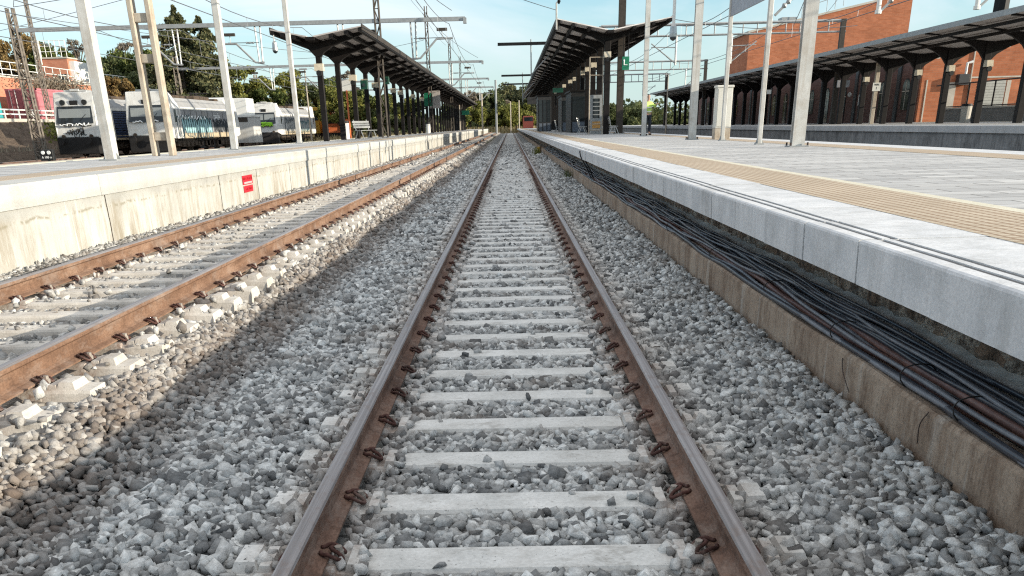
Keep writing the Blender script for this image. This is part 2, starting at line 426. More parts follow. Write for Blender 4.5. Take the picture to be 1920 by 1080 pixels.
M['brick_dark'] = brick('brown_brick_facade', (.115,.06,.05), (.15,.085,.07), (.12,.09,.08), 'b')
M['stone_trim'] = concrete('pale_stone_trim', (.38,.35,.30), (.5,.47,.41), 2, (.3,.25,.2), .4)
def soil(name, lo, hi, s=3):
    t = NT(name)
    c = t.ramp(t.noise(s, None, 8, .8), [(.3, lo), (.7, hi)])
    t.color(c).rough(1).spec(.1).bump(t.noise(s*3, None, 6, .8), 1, .15); return t.m
M['soil'] = soil('embankment_soil', (.06,.045,.035), (.20,.155,.12), 2)
def ground_mat():
    t = NT('ground_mixed'); xyz = t.sep()
    a = t.ramp(t.noise(2, None, 8, .75), [(.3, (.10,.08,.06)), (.7, (.24,.20,.155))])
    b = t.ramp(t.noise(.8, None, 8, .75), [(.3, (.16,.13,.07)), (.7, (.30,.25,.14))])
    far = t.ramp(t.math('DIVIDE', xyz[1], 300), [(.4, 0), (.6, 1)])
    c = t.mix(far, a, b)
    t.color(c).rough(1).spec(.1).bump(t.noise(6, None, 6, .8), .8, .1); return t.m
M['ground'] = ground_mat()
def leaf_mat(name, lo, mid, hi):
    t = NT(name)
    c = t.ramp(t.isl(), [(0, lo), (.5, mid), (1, hi)])
    c = t.mix(.5, c, t.ramp(t.noise(.9, None, 3), [(.35, .6), (.65, 1.35)]), 'MULTIPLY')
    t.color(c).rough(.7).spec(.2)
    tr = t.new('ShaderNodeBsdfTranslucent'); t.link(c, tr.inputs['Color'])
    mx = t.new('ShaderNodeMixShader'); mx.inputs[0].default_value = .25
    t.link(t.bsdf.outputs[0], mx.inputs[1]); t.link(tr.outputs[0], mx.inputs[2])
    t.link(mx.outputs[0], t.n['Material Output'].inputs['Surface']); return t.m
M['leaf_dark'] = leaf_mat('dark_needles', (.045,.058,.030), (.10,.108,.050), (.21,.195,.095))
M['leaf_green'] = leaf_mat('green_leaves', (.04,.06,.018), (.085,.11,.03), (.17,.18,.05))
M['leaf_yellow'] = leaf_mat('yellow_green_leaves', (.08,.095,.022), (.155,.165,.04), (.28,.26,.07))
M['leaf_orange'] = leaf_mat('autumn_leaves', (.11,.08,.035), (.20,.13,.05), (.31,.22,.09))
M['leaf_olive'] = leaf_mat('olive_leaves', (.045,.06,.025), (.085,.105,.042), (.16,.17,.07))
M['twig'] = leaf_mat('bare_twigs', (.12,.10,.075), (.2,.17,.13), (.30,.26,.2))
M['grass'] = leaf_mat('dry_grass', (.20,.16,.08), (.33,.27,.14), (.45,.38,.22))
M['bark'] = plain('bark', (.11,.085,.065), .95, 0, .4, 8)
M['skin'] = plain('skin', (.42,.25,.18), .6)
M['hivis'] = plain('hi_vis_lime_cloth', (.40,.55,.14), .7)
M['trousers'] = plain('dark_trousers', (.02,.025,.035), .9)
M['hair'] = plain('dark_hair', (.015,.011,.009), .8)
M['reflect'] = plain('pale_reflective_tape', (.6,.6,.55), .4)

# ------------------------------------------------------------------ dimensions
ZR = .19                       # rail top of the near track
LX, LZ = -3.90, .25            # axis and sleeper level of the second track
ZP, XP = 1.08, 1.82            # near platform: level, edge
ZL, XL, XLF = 1.19, -5.65, -10.1
rng = np.random.default_rng(7); random.seed(7)

# ------------------------------------------------------------------ terrain
def terrain():
    xs = np.concatenate([np.array([-1500,-900,-500,-300,-160,-100,-80,-65,-55,-46,-43,-42.05,-42,-39,-36.8,-36.2]), np.linspace(-35.5,-30.5,14),
                         np.array([-28,-24,-20,-15,-10.2,-6,-2,2,5,8,8.7,10,12,15,18,20,24,30,40,60,100,200,400,800,1500])])
    ys = np.concatenate([np.array([-60,-30]), np.arange(-10,130,3), np.array([140,155,175,200,230,260,300,360,450,600,900,1500,2500])])
    rg = np.random.default_rng(3)
    V = []
    for y in ys:
        far = min(1, max(0, (y-125)/60))
        for x in xs:
            if x <= -42.04: z = 6.2
            elif x <= -36.2: z = 2.8
            elif x < -30.6: z = .2+(2.6)*((-30.6-x)/5.6)+rg.normal(0, .12)
            elif x < -10.15: z = .2
            elif x < 8.75: z = -.35
            elif x < 19.9: z = .02
            else: z = .3
            zf = .1 if x > -25 else .5
            z = z*(1-far)+zf*far if x < -10.15 or x > 19.9 else z
            if y > 255: z = max(z, .1 + min(1.2, (y-255)*.02))
            V.append((x, y, z))
    nx = len(xs); ny = len(ys)
    idx = np.arange(nx*ny).reshape(ny, nx)
    Q = np.stack([idx[:-1,:-1], idx[:-1,1:], idx[1:,1:], idx[1:,:-1]], -1).reshape(-1, 4)
    cx = np.array([(xs[i]+xs[i+1])/2 for i in range(nx-1)])
    mi = np.tile(np.where((cx < -30.5) & (cx > -36.9), 1, 0), ny-1)
    o = npmesh('ground', np.array(V), Q, [M['ground'], M['soil']], 4, mi)
    tag(o, kind='structure')
terrain()

# ballast bed height
def hbed(x, y):
    x = np.asarray(x, float); y = np.asarray(y, float)
    z = np.full(np.broadcast(x, y).shape, -.03)
    ax = np.abs(x)
    z = np.where(ax < .78, -.034, z)
    z = np.where((ax >= .78) & (ax < 1.0), -.03, z)
    z = np.where(x >= 1.0, -.012+(x-1.0)*.10, z)
    z = np.where(x < -1.0, -.012+.015*np.sin(y*1.7), z)
    s = np.clip((-x-2.08-.10*np.sin(y*.9)-.05*np.sin(y*2.3))/.62, 0, 1)
    s = s*s*(3-2*s)
    z = np.where(x < -1.9, -.02+s*(LZ-.035), z)
    xl = x-LX
    z = np.where(np.abs(xl) < 1.0, LZ-.036, z)
    z = np.where(x < LX-1.0, LZ-.02+np.clip((LX-1.0-x)*.08, 0, .08), z)
    return z
def bed():
    xs = np.arange(XL+.02, 2.06, .09); ys = np.concatenate([np.arange(-2, 14, .2), np.arange(14, 40, .8), np.arange(40, 262, 6)])
    X, Y = np.meshgrid(xs, ys); Z = hbed(X, Y)-np.where(Y < 45, .028, .012)
    nx = len(xs); ny = len(ys); idx = np.arange(nx*ny).reshape(ny, nx)
    Q = np.stack([idx[:-1,:-1], idx[:-1,1:], idx[1:,1:], idx[1:,:-1]], -1).reshape(-1, 4)
    o = npmesh('track_bed', np.stack([X.ravel(), Y.ravel(), Z.ravel()], 1), Q, [M['bed']], 4)
    tag(o, kind='structure')
bed()

# ------------------------------------------------------------------ stones
def hull_rock(rg, n):
    bm = bmesh.new()
    asp = np.array([1.0, rg.uniform(.62, .9), rg.uniform(.45, .75)])
    for cx in (-1, 1):
        for cy in (-1, 1):
            for cz in (-1, 1):          # a knocked-about block with cut corners
                c = np.array([cx, cy, cz])*(.68+rg.normal(0, .17, 3))
                if rg.random() < .35 and n > 8:
                    for k in (0, 2): 
                        d = c.copy(); d[k] *= .35; bm.verts.new(d*asp)
                else: bm.verts.new(c*asp)
    for _ in range(max(0, n-9)):
        v = rg.normal(size=3); v /= np.linalg.norm(v); bm.verts.new(v*rg.uniform(.8, 1.0)*asp)
    r = bmesh.ops.convex_hull(bm, input=bm.verts)
    g = [e for e in set(r['geom_interior'])|set(r['geom_unused']) if isinstance(e, bmesh.types.BMVert)]
    bmesh.ops.delete(bm, geom=g, context='VERTS')
    bmesh.ops.triangulate(bm, faces=bm.faces)
    bm.verts.index_update()
    V = np.array([v.co[:] for v in bm.verts]); T = np.array([[v.index for v in f.verts] for f in bm.faces])
    bm.free(); return V, T
def rotmats(n, rg, flat=False):
    q = rg.normal(size=(n, 4))
    if flat: q[:, 1:3] *= .35
    q /= np.linalg.norm(q, axis=1)[:, None]
    w, x, y, z = q.T
    return np.stack([1-2*(y*y+z*z), 2*(x*y-z*w), 2*(x*z+y*w), 2*(x*y+z*w), 1-2*(x*x+z*z), 2*(y*z-x*w),
                     2*(x*z-y*w), 2*(y*z+x*w), 1-2*(x*x+y*y)], 1).reshape(n, 3, 3)
SP = .6; S0 = 2.7884       # sleeper pitch and first sleeper (far edge at S0+.6+..)
def sleeper_y(i): return S0-.12+SP*i
ROCKS_V = []; ROCKS_F = []; NV = 0
def rocks(pts, size, nv, variants, rg):
    global NV
    k = rg.integers(0, variants, len(pts))
    for vi in range(variants):
        V, T = hull_rock(rg, nv)
        P = pts[k == vi]; s = size[k == vi]
        R = rotmats(len(P), rg, True)
        sc = s[:, None]*(.72+.6*rg.random((len(P), 3)))
        W = np.einsum('nij,nvj->nvi', R, V[None]*sc[:, None, :])+P[:, None, :]
        n, m = W.shape[0], W.shape[1]
        ROCKS_V.append(W.reshape(-1, 3))
        ROCKS_F.append((T[None]+(np.arange(n)*m)[:, None, None]+NV).reshape(-1, 3)); NV += n*m
def field(y0, y1, cell, size, nv, variants, layers=1, keep=1.0):
    rg = np.random.default_rng(int(y0*100)+5)
    for L in range(layers):
        xs = np.arange(XL+.04, 2.0, cell); ys = np.arange(y0, y1, cell)
        X, Y = np.meshgrid(xs, ys); X = X.ravel(); Y = Y.ravel()
        X = X+rg.uniform(-.5, .5, X.size)*cell; Y = Y+rg.uniform(-.5, .5, Y.size)*cell
        vis = (X > -.66*(Y+.6)-.6) & (X < .66*(Y+.6)+.6) & (X > XL+.03) & (X < 2.0)
        X, Y = X[vis], Y[vis]
        sz = size*np.clip(rg.lognormal(-.05, .27, X.size), .5, 1.6)
        xm = np.abs(X); xl = np.abs(X-LX)
        # keep the rails clear
        ok = (np.abs(xm-.87) > .085+sz*.4) & (np.abs(xl-.87) > .085+sz*.4)
        # tops of sleepers stay bare between the rails and mostly bare outside
        ph = (Y-S0+.12) % SP; ph = np.minimum(ph, SP-ph)
        on = ph < .100+sz*.45
        r = rg.random(X.size)
        inner_m = (xm < .80); inner_l = (xl < .80)
        out_m = (xm >= .95) & (xm < 1.36); out_l = (xl >= .95) & (xl < 1.32)
        side = np.sin(Y*1.1+X*2)*.12
        ok &= ~(on & inner_m & (r > np.where(xm > .62, .26, .004)))
        ok &= ~(on & inner_l & (r > np.where(xl > .62, .22, .006)))
        ok &= ~(on & out_m & (r > np.where(X > 0, .34, .24)+side+(xm-1.1)*.8))
        ok &= ~(on & out_l & (r > np.where(X > LX, .05, .5)))
        clipz = on & ((np.abs(xm-.87) < .2) | (np.abs(xl-.87) < .2))
        ok &= ~(clipz & (r > .04))
        X, Y, sz, on = X[ok], Y[ok], sz[ok], on[ok]
        Z = hbed(X, Y)+rg.uniform(-.026, .012, X.size)+L*.008
        top = np.where(X < -2.45, LZ, 0.0)
        cov = on & ((np.abs(X) < 1.34) | (np.abs(X-LX) < 1.32))
        Z = np.where(cov, top+sz*.25, Z)
        Z = Z+np.where((~on) & (np.abs(X) < .8), sz*.05, 0)
        rocks(np.stack([X, Y, Z], 1), sz, nv, variants, rg)
field(1.7, 7.2, .041, .034, 10, 40, 2)
field(7.2, 15, .048, .036, 9, 16, 1)
field(7.2001, 15, .060, .038, 9, 10, 1)
field(15, 38, .075, .045, 9, 6, 1)
field(38, 95, .13, .07, 8, 4, 1)
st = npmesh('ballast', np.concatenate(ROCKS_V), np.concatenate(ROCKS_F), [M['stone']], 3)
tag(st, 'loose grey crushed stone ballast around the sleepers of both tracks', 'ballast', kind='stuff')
# a few stones spilt on the near sleepers
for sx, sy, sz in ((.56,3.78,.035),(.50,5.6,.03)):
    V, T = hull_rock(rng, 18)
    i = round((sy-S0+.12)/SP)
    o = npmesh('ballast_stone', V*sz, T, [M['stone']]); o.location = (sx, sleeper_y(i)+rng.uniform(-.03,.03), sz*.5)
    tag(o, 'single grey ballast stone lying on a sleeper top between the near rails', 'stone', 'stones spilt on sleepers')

# ------------------------------------------------------------------ sleepers and fastenings
def sleeper_mesh(mat, name):
    mb = MB()
    st_ = [(-1.30,.26,-.045),(-1.29,.22,-.012),(-.995,.22,-.006),(-.985,.22,.008),(-.765,.22,.008),(-.755,.22,-.012),(-.66,.22,-.016),(-.645,.20,.0),
           (.645,.20,.0),(.66,.22,-.016),(.755,.22,-.012),(.765,.22,.008),(.985,.22,.008),(.995,.22,-.006),(1.29,.22,-.012),(1.30,.26,-.045)]
    rings = []
    for x, w, z in st_:
        h = w/2
        rings.append([(x,-h-.05,-.20),(x,h+.05,-.20),(x,h+.008,z-.018),(x,h-.004,z-.002),(x,h-.012,z),(x,-h+.012,z),(x,-h+.004,z-.002),(x,-h-.008,z-.018)])
    rings = [r[::-1] for r in rings]
    mb.loft(rings)
    for sx in (-1, 1):
        xa, xb = (1.09, 1.185) if sx > 0 else (-1.185, -1.09)
        v = [(xa-.012,-.1,-.012),(xb+.012,-.1,-.012),(xb+.012,.1,-.012),(xa-.012,.1,-.012),(xa+.006,-.08,.036),(xb-.006,-.08,.036),(xb-.006,.08,.036),(xa+.006,.08,.036)]
        mb.add(v, [(4,5,6,7),(0,1,5,4),(1,2,6,5),(2,3,7,6),(3,0,4,7)])
        for k in (-1, 1):     # shoulders that hold the clips
            xa, xb = sorted((sx*.87+k*.16, sx*.87+k*.205))
            mb.add([(xa-.01,-.1,-.014),(xb+.01,-.1,-.014),(xb+.01,.1,-.014),(xa-.01,.1,-.014),(xa,-.09,.022),(xb,-.09,.022),(xb,.09,.022),(xa,.09,.022)],
                   [(4,5,6,7),(0,1,5,4),(1,2,6,5),(2,3,7,6),(3,0,4,7)])
    me = mb.build(name, mat).data
    return me
def smooth_path(pts, n=4):
    P = [Vector(p) for p in pts]; out = []
    for i in range(len(P)-1):
        a, b, c, d = P[max(i-1,0)], P[i], P[i+1], P[min(i+2,len(P)-1)]
        for k in range(n):
            t = k/n
            out.append(.5*((2*b)+(c-a)*t+(2*a-5*b+4*c-d)*t*t+(3*b-a-3*c+d)*t**3))
    out.append(P[-1]); return out
def clip_mesh(sgn, low=False):
    "spring clip; rail foot is towards -x*sgn, local origin at foot edge"
    mb = MB()
    half = [(-.045,.030,.060),(-.035,.052,.052),(.0,.072,.058),(.045,.078,.040),(.078,.060,.020),(.080,.036,.022),(.055,.024,.048),(.025,.020,.064),(.012,.0,.066)]
    pts = half+[(x,-y,z) for x, y, z in half[-2::-1]]
    pts = [(x*sgn*.72, y*.72, z*.82) for x, y, z in pts]
    mb.tube(smooth_path(pts, 1 if low else 3), .0092, 4 if low else 7)
    return mb
def bolt_mesh(sgn):
    mb = MB(); mb.cyl((.040*sgn,0,.0), .022, .042, 10); mb.cyl((.040*sgn,0,.042), .017, .020, 6)
    return mb
def make_sleepers():
    mm = sleeper_mesh(M['sleeper'], 'sleeper_body'); ml = sleeper_mesh(M['sleeper_l'], 'sleeper_body')
    for o in [o for o in COL.objects if o.data in (mm, ml)]: bpy.data.objects.remove(o)
    clips = {}
    for s in (-1, 1):
        for low in (0, 1):
            o = clip_mesh(s, low).build('rail_clip', M['clip'], smooth=True); clips[(s, low)] = o.data; bpy.data.objects.remove(o)
        o = bolt_mesh(s).build('bolt', M['bolt']); clips[('b', s)] = o.data; bpy.data.objects.remove(o)
    rg = random.Random(4)
    for (cx, cz, me, lab, grp, n, nclip, hot) in (
            (0, 0, mm, 'pale grey concrete sleeper under the rails of the near track in the middle', 'sleepers of the middle track', 155, 60, 26),
            (LX, LZ, ml, 'dusty concrete sleeper under the rusty rails of the track beside the left wall', 'sleepers of the left track', 145, 60, 20)):
        for i in range(-2, n-2):
            y = sleeper_y(i)
            if cx < 0: y += .17
            r = bpy.data.objects.new('sleeper', me); COL.objects.link(r)
            r.location = (cx, y, cz); r.rotation_euler = (rg.uniform(-.012,.012), 0, rg.uniform(-.005,.005))
            tag(r, lab, 'sleeper', grp)
            if i < nclip:
                low = 0 if i < 14 else 1
                for sx in (-1, 1):
                    for k in (-1, 1):
                        c = bpy.data.objects.new('rail_clip', clips[(k, low)]); COL.objects.link(c); c.parent = r
                        c.location = (sx*.87+k*.072, 0, .0)
                        c.rotation_euler = (0, 0, rg.uniform(-.06,.06))
                        if i < hot:
                            b = bpy.data.objects.new('bolt', clips[('b', k)]); COL.objects.link(b); b.parent = c
    # the far rest of the sleepers in one object each
    for cx, cz, m, n0, lab in ((0, 0, M['sleeper'], 153, 'far pale sleepers of the middle track near the horizon'),
                               (LX, LZ, M['sleeper_l'], 143, 'far sleepers of the left track near the horizon')):
        mb = MB()
        for i in range(n0, 420): mb.box(cx-1.3, cx+1.3, sleeper_y(i)-.12, sleeper_y(i)+.12, cz-.1, cz)
        tag(mb.build('far_sleepers', m, loc=(cx, sleeper_y(n0), cz)), lab, 'sleepers', kind='stuff')
make_sleepers()

# ------------------------------------------------------------------ rails
def rail(xc, zb, rust, label, y1=250, cat='rail'):
    fz = zb+.018
    prof = [(-.075,0),(.075,0),(.075,.011),(.030,.025),(.011,.040),(.0085,.085),(.011,.118),(.032,.130),(.036,.136),(.036,.160),(.030,.169),(.018,.1725),
            (-.018,.1725),(-.030,.169),(-.036,.160),(-.036,.136),(-.032,.130),(-.011,.118),(-.0085,.085),(-.011,.040),(-.030,.025),(-.075,.011)]
    mb = MB(); mb.prism([(xc+x, fz+z) for x, z in prof], .8, y1)
    n = len(prof)
    for i in (9,10,11,12,13): mb.m[i] = 1
    o = mb.build('rail', [rust, M['head']], loc=(xc, .8, fz), smooth=False)
    return tag(o, label, cat, 'running rails')
rail(-.87, 0, M['rust'], 'brown rail with worn grey head, left of the two near centre rails')
rail(.87, 0, M['rust'], 'brown rail with grey head, right of the two near centre rails')
rail(LX-.87, LZ, M['rust_l'], 'orange rusty rail running closest to the cream left platform wall')
rail(LX+.87, LZ, M['rust_l'], 'orange rusty rail of the left track beside the lit ballast shoulder')
# rails of the yard beyond the left platform and of the tracks beyond the near platform
for xc, zb, lab in ((-29.4,.22,'left yard rail under the locomotive with black tags'),(-27.7,.22,'right yard rail under the locomotive with black tags'),
                    (-25.3,.22,'left yard rail under the long graffiti locomotive'),(-23.6,.22,'right yard rail under the long graffiti locomotive'),
                    (-14.2,.22,'rusty rail of the yard track nearest the left platform, far one'),(-12.5,.22,'rusty rail of the yard track hugging the left platform back'),
                    (9.8,.05,'dark rail beyond the near platform, first from it'),(11.5,.05,'dark rail beyond the near platform, second from it'),
                    (16.6,.05,'dark rail near the station platform, second from its wall'),(18.3,.05,'dark rail nearest to the station platform wall')):
    rail(xc, zb, M['rust'], lab, 230)
mb = MB()
for xc in (-28.55,-24.45,-13.35):
    for i in range(120): mb.box(xc-1.25, xc+1.25, 20+i*.75, 20.24+i*.75, .15, .235)
for xc in (10.65,17.45):
    for i in range(160): mb.box(xc-1.25, xc+1.25, 10+i*.75, 10.24+i*.75, -.03, .065)
tag(mb.build('yard_sleepers', M['bogie'], loc=(-13.35,20,.2)), 'dark dirty sleepers of the yard tracks beyond both platforms', 'sleepers', kind='stuff')

# ------------------------------------------------------------------ near (right) platform
plat = MB()
plat.box(2.50, 7.95, -1, 245, -.3, ZP)
near_p = plat.build('platform', M['paver'], loc=(2.5,-1,0)); tag(near_p, kind='structure')
# tactile band, pale border, far bands: sheets lying on the slab
mb = MB(); mb.box(2.50, 3.28, -1, 245, ZP, ZP+.006); mb.build('tactile_paving', M['tactile'], near_p, None).location = (-2.5, 1, 0)
mb = MB(); mb.box(3.28, 3.40, -1, 245, ZP, ZP+.006); mb.build('border_tiles', M['paleband'], near_p).location = (-2.5, 1, 0)
mb = MB(); mb.box(7.15, 7.93, -1, 245, ZP, ZP+.006); mb.build('tactile_paving', M['tactile'], near_p).location = (-2.5, 1, 0)
mb = MB(); mb.box(7.95, 8.68, -1, 245, -.3, ZP+.005); mb.build('far_coping', M['coping'], near_p).location = (-2.5, 1, 0)
# drain cover / small debris joints
def coping_piece(y0, y1):
    mb = MB(); b = .018; x0, x1 = XP, 2.50; zb, zt = ZP-.225, ZP+.004
    prof = [(x0+.01,zb),(x1,zb),(x1,zt),(x0+.205,zt),(x0+.205,zt-.006),(x0+.165,zt-.006),(x0+.165,zt),(x0+.125,zt),(x0+.125,zt-.006),(x0+.085,zt-.006),(x0+.085,zt),(x0+b,zt),(x0+.004,zt-.006),(x0,zt-b)]
    mb.prism(prof, y0, y1)
    return mb
cp = coping_piece(0, .886)
for i in (4, 8): cp.m[i] = 1
cpm = cp.build('coping_block', [M['coping'], M['dark_strip']]); me_c = cpm.data; bpy.data.objects.remove(cpm)
rg = random.Random(9)
for i in range(99):
    o = bpy.data.objects.new('coping_block', me_c); COL.objects.link(o); o.parent = near_p
    o.location = (-2.5+rg.uniform(-.004,.004), 1+1.13+i*.9, rg.uniform(-.002,.002))
o = coping_piece(0, 150); 
for i in (4, 8): o.m[i] = 1
o = o.build('coping_run', [M['coping'], M['dark_strip']], near_p); o.location = (-2.5, 1+1.13+99*.9, 0)
# trench: outer wall, shelf, back masonry
mb = MB()
ys = np.arange(-1, 246, .5); prof_pts = []
rings = []
rg = random.Random(2)
for y in ys:
    a = rg.uniform(-.0015,.0015); h = rg.uniform(-.008,.006)
    rings.append([(2.045+a,y,-.35),(2.20,y,-.35),(2.20,y,.335+h),(2.065+a,y,.34+h),(2.045+a,y,.32+h)])
mb.loft([r[::-1] for r in rings])
tag(mb.build('trench_wall', M['trench'], loc=(2.05,-1,0)), 'rust stained concrete trench wall between right hand ballast and cables', 'wall')
mb = MB(); mb.box(2.20, 2.50, -1, 245, -.3, .31)
tag(mb.build('trench_floor', M['shelf'], loc=(2.2,-1,0)), kind='structure')
mb = MB()
rings = []
for y in np.arange(-1, 80, .12):
    rings.append([(2.485-.02*rg.random(), y, z) for z in (.30,.38,.46,.54,.62,.70,.78,.856)])
rings = [[(x-.03*rg.random(), y, z) for x, y, z in r] for r in rings]
mb.loft(rings, cap=False, closed=False)
mb.add([(2.47,79.9,.3),(2.47,245,.3),(2.47,245,.86),(2.47,79.9,.86)], [(0,1,2,3)])
mb.mat(1); mb.loft([[(2.375-.02*rg.random(),y,.30),(2.475,y,.30),(2.475,y,.50+.02*rg.random()),(2.41-.02*rg.random(),y,.46+.02*rg.random())] for y in np.arange(-1,60,.2)])
tag(mb.build('rubble_wall', [M['rubble'], M['mortar']], loc=(2.47,-1,.3)), 'rough dark masonry strip exposed under the platform coping overhang', 'wall')
# earth and mortar crumbs on the shelf beside the back wall
V_, F_, nv_ = [], [], 0
rr = np.random.default_rng(5)
for _ in range(2600):
    V, T = hull_rock(rr, 8) if _ < 12 else hr[_ % 12]
    if _ == 0: hr = []
    if _ < 12: hr.append((V, T))
    s = rr.uniform(.006,.022); p = np.array([2.46-abs(rr.normal(0,.05)), rr.uniform(1.5,22), .315+rr.uniform(0,.02)])
    V_.append(V*s+p); F_.append(T+nv_); nv_ += len(V)
tag(npmesh('rubble_crumbs', np.concatenate(V_), np.concatenate(F_), [M['stone']]), 'brown crumbs of mortar along the foot of the rubble wall', 'rubble', kind='stuff')

# ------------------------------------------------------------------ cables
def cable(k, x0, z0, r, mat, label, name='cable', amp=.03, y0=1.2, y1=58, grp='cables lying in the trench', seed=0):
    rg = random.Random(seed*31+k); ph = [rg.uniform(0, 6.28) for _ in range(6)]
    pts = []; y = y0
    while y < y1:
        x = x0+amp*math.sin(y*.75+ph[0])+amp*.7*math.sin(y*1.9+ph[1])+amp*.35*math.sin(y*4.1+ph[2])
        z = z0+.012*math.sin(y*.9+ph[3])+.008*math.sin(y*2.7+ph[4])
        x = max(2.05+r*.3, min(2.37, x)); 
        if x < 2.2: z = max(z, .34+r*.9)
        z = max(z, .31+r)
        pts.append((x, y, z)); y += .16 if y < 16 else .5
    mb = MB(); mb.tube(pts, r, 8 if r > .012 else 6)
    o = mb.build(name, mat, loc=(x0, y0, z0), smooth=True)
    return tag(o, label, 'cable' if name == 'cable' else 'conduit', grp)
cable(0, 2.085, .362, .021, M['cable'], 'thick black corrugated cable draped along the outer lip of the trench wall', amp=.02)
cable(1, 2.105, .366, .016, M['cable_g'], 'dusty grey cable beside the thick cable on the trench lip', amp=.025)
cable(2, 2.19, .36, .024, M['conduit'], 'brown plastic conduit lying in the trench nearer the ballast', 'conduit', .018, grp='conduits in the trench')
cable(3, 2.245, .385, .024, M['conduit'], 'brown plastic conduit lying in the trench nearer the platform', 'conduit', .022, grp='conduits in the trench')
kk = 4
for x0, z0, r in ((2.16,.395,.013),(2.22,.42,.014),(2.27,.41,.015),(2.30,.355,.015),(2.33,.43,.014),(2.35,.38,.016),(2.38,.44,.013),(2.395,.36,.016),(2.42,.42,.014),(2.43,.37,.015),(2.31,.47,.012),(2.37,.475,.013),(2.27,.45,.012),(2.41,.47,.012)):
    cable(kk, 2.14+(x0-2.16)*.72, z0+.02, r, M['cable_g'] if kk % 3 == 1 else M['cable'], 'thin black cable in the tangled bundle on the trench floor', amp=.024)
    kk += 1
rg = random.Random(12)
for y in (2.35,3.05,3.9,4.5,5.6,7.2,9.3,12):
    mb = MB(); x = 2.16; pts = [(2.15+.10*math.cos(a), y+.01*math.sin(3*a), .40+.07*math.sin(a)) for a in np.linspace(0, 2*PI, 14)]
    mb.tube(pts, .004, 5)
    tag(mb.build('cable_tie', M['black'], loc=(2.15,y,.4)), 'black tie looped round the brown conduits in the trench', 'cable tie', 'ties round the conduits')
for (x, y, z), (x2, y2, z2) in (((2.04,2.95,.34),(2.0,2.85,.16)),((2.04,4.1,.33),(2.02,4.12,.16)),((2.04,5.3,.30),(1.95,4.9,.2)),((2.40,3.55,.45),(2.28,3.5,.72))):
    mb = MB(); mb.tube(smooth_path([(x,y,z),((x+x2)/2-.02,(y+y2)/2,(z+z2)/2+.02),(x2,y2,z2)]), .003, 5)
    tag(mb.build('wire_stub', M['wire_rust'], loc=(x,y,z)), 'thin rusty wire end sticking out by the trench cables', 'wire', 'loose wire ends at the trench')
mb = MB()
for dx, dz in ((0,0),(.06,-.02)): mb.tube(smooth_path([(2.10+dx,24.2,.38),(1.95+dx,24.0,.66),(1.80+dx*1.4,23.8,.90+dz),(1.76+dx*1.5,23.7,1.06+dz)]), .016, 6)
tag(mb.build('upright_cable', M['cable'], loc=(2.12,24.2,.38)), 'pair of cable ends standing up from the trench against the coping', 'cable')
def rope(pts, r, mat, name, label, cat, **k):
    mb = MB(); mb.tube(smooth_path(pts), r, 6); return tag(mb.build(name, mat, loc=pts[0], smooth=True), label, cat, **k)
# yellow marker post in the ballast
mk = thing('marker_post', 'small yellow and rust marker post in weeds by the trench', 'marker post', (1.72,57,.06))
mb = MB(); mb.box(-.07,.07,-.04,.04,0,.42); mb.build('post', M['yellow'], mk, bevel=.008)
mb = MB(); mb.box(.09,.17,-.03,.03,-.02,.46); mb.build('bracket', M['rust'], mk, bevel=.008)
def tuft(x, y, z, n, h, mat, name, label, seed, w=.12):
    rg = np.random.default_rng(seed); V = []; Q = []
    for i in range(n):
        a = rg.uniform(0, 6.28); b = rg.normal(0, w, 2); hh = h*rg.uniform(.4, 1); le = rg.uniform(.1,.6)*hh
        d = np.array([math.cos(a), math.sin(a)]); s = np.array([-d[1], d[0]])*.006*(1+h)
        p0 = np.array([x+b[0], y+b[1], z]); p1 = p0+np.array([*(d*le*.4), hh*.6]); p2 = p0+np.array([*(d*le), hh])
        k = len(V); V += [p0-[*s,0], p0+[*s,0], p1+[*(s*.8),0], p1-[*(s*.8),0], p2+[*(s*.1),0], p2-[*(s*.1),0]]
        Q += [(k,k+1,k+2,k+3),(k+3,k+2,k+4,k+5)]
    o = npmesh(name, np.array(V), Q, [mat], 4); return tag(o, label, 'plant')
tuft(1.62, 56.6, .06, 120, .5, M['leaf_yellow'], 'weed_tuft', 'yellow green weeds round the yellow marker post', 3)
tuft(1.9, 30.5, .10, 70, .30, M['leaf_olive'], 'weed_tuft', 'small olive weed at the foot of the trench wall', 4)

# ------------------------------------------------------------------ left platform
mb = MB(); mb.box(XLF, XL-.62, -1, 245, -.3, ZL)
left_p = mb.build('platform', M['paver'], loc=(XLF,-1,0)); tag(left_p, kind='structure')
def child_of(mb, name, mat, par, **k):
    o = mb.build(name, mat, par, **k); o.location = -par.location; return o
mb = MB(); mb.box(XL-.60, XL, -1, 178, .1, .925); mb.box(XL-.60, XL, 191, 245, .1, .925); mb.box(XL-.60, XL-.25, 178, 191, .1, .925)
child_of(mb, 'platform_wall', M['lwall'], left_p)
mb = MB(); mb.box(XL-1.35, XL-.62, -1, 245, ZL, ZL+.006); child_of(mb, 'tactile_paving', M['tactile'], left_p)
mb = MB(); mb.box(XLF+.02, XLF+.5, -1, 245, ZL, ZL+.006); child_of(mb, 'border_tiles', M['paleband'], left_p)
mb = MB(); mb.bbox(XL-.62, XL+.035, 0, 2.968, .93, ZL+.004, .02)
o = mb.build('coping_block', M['lcoping']); me_l = o.data; bpy.data.objects.remove(o)
for i in range(60):
    o = bpy.data.objects.new('coping_block', me_l); COL.objects.link(o); o.parent = left_p
    o.location = Vector((rg.uniform(-.004,.004), .6+i*2.995, rg.uniform(-.003,.003)))-left_p.location
mb = MB(); mb.bbox(XL-.62, XL+.035, 180.3, 245, .93, ZL+.004, .02); child_of(mb, 'coping_run', M['lcoping'], left_p)
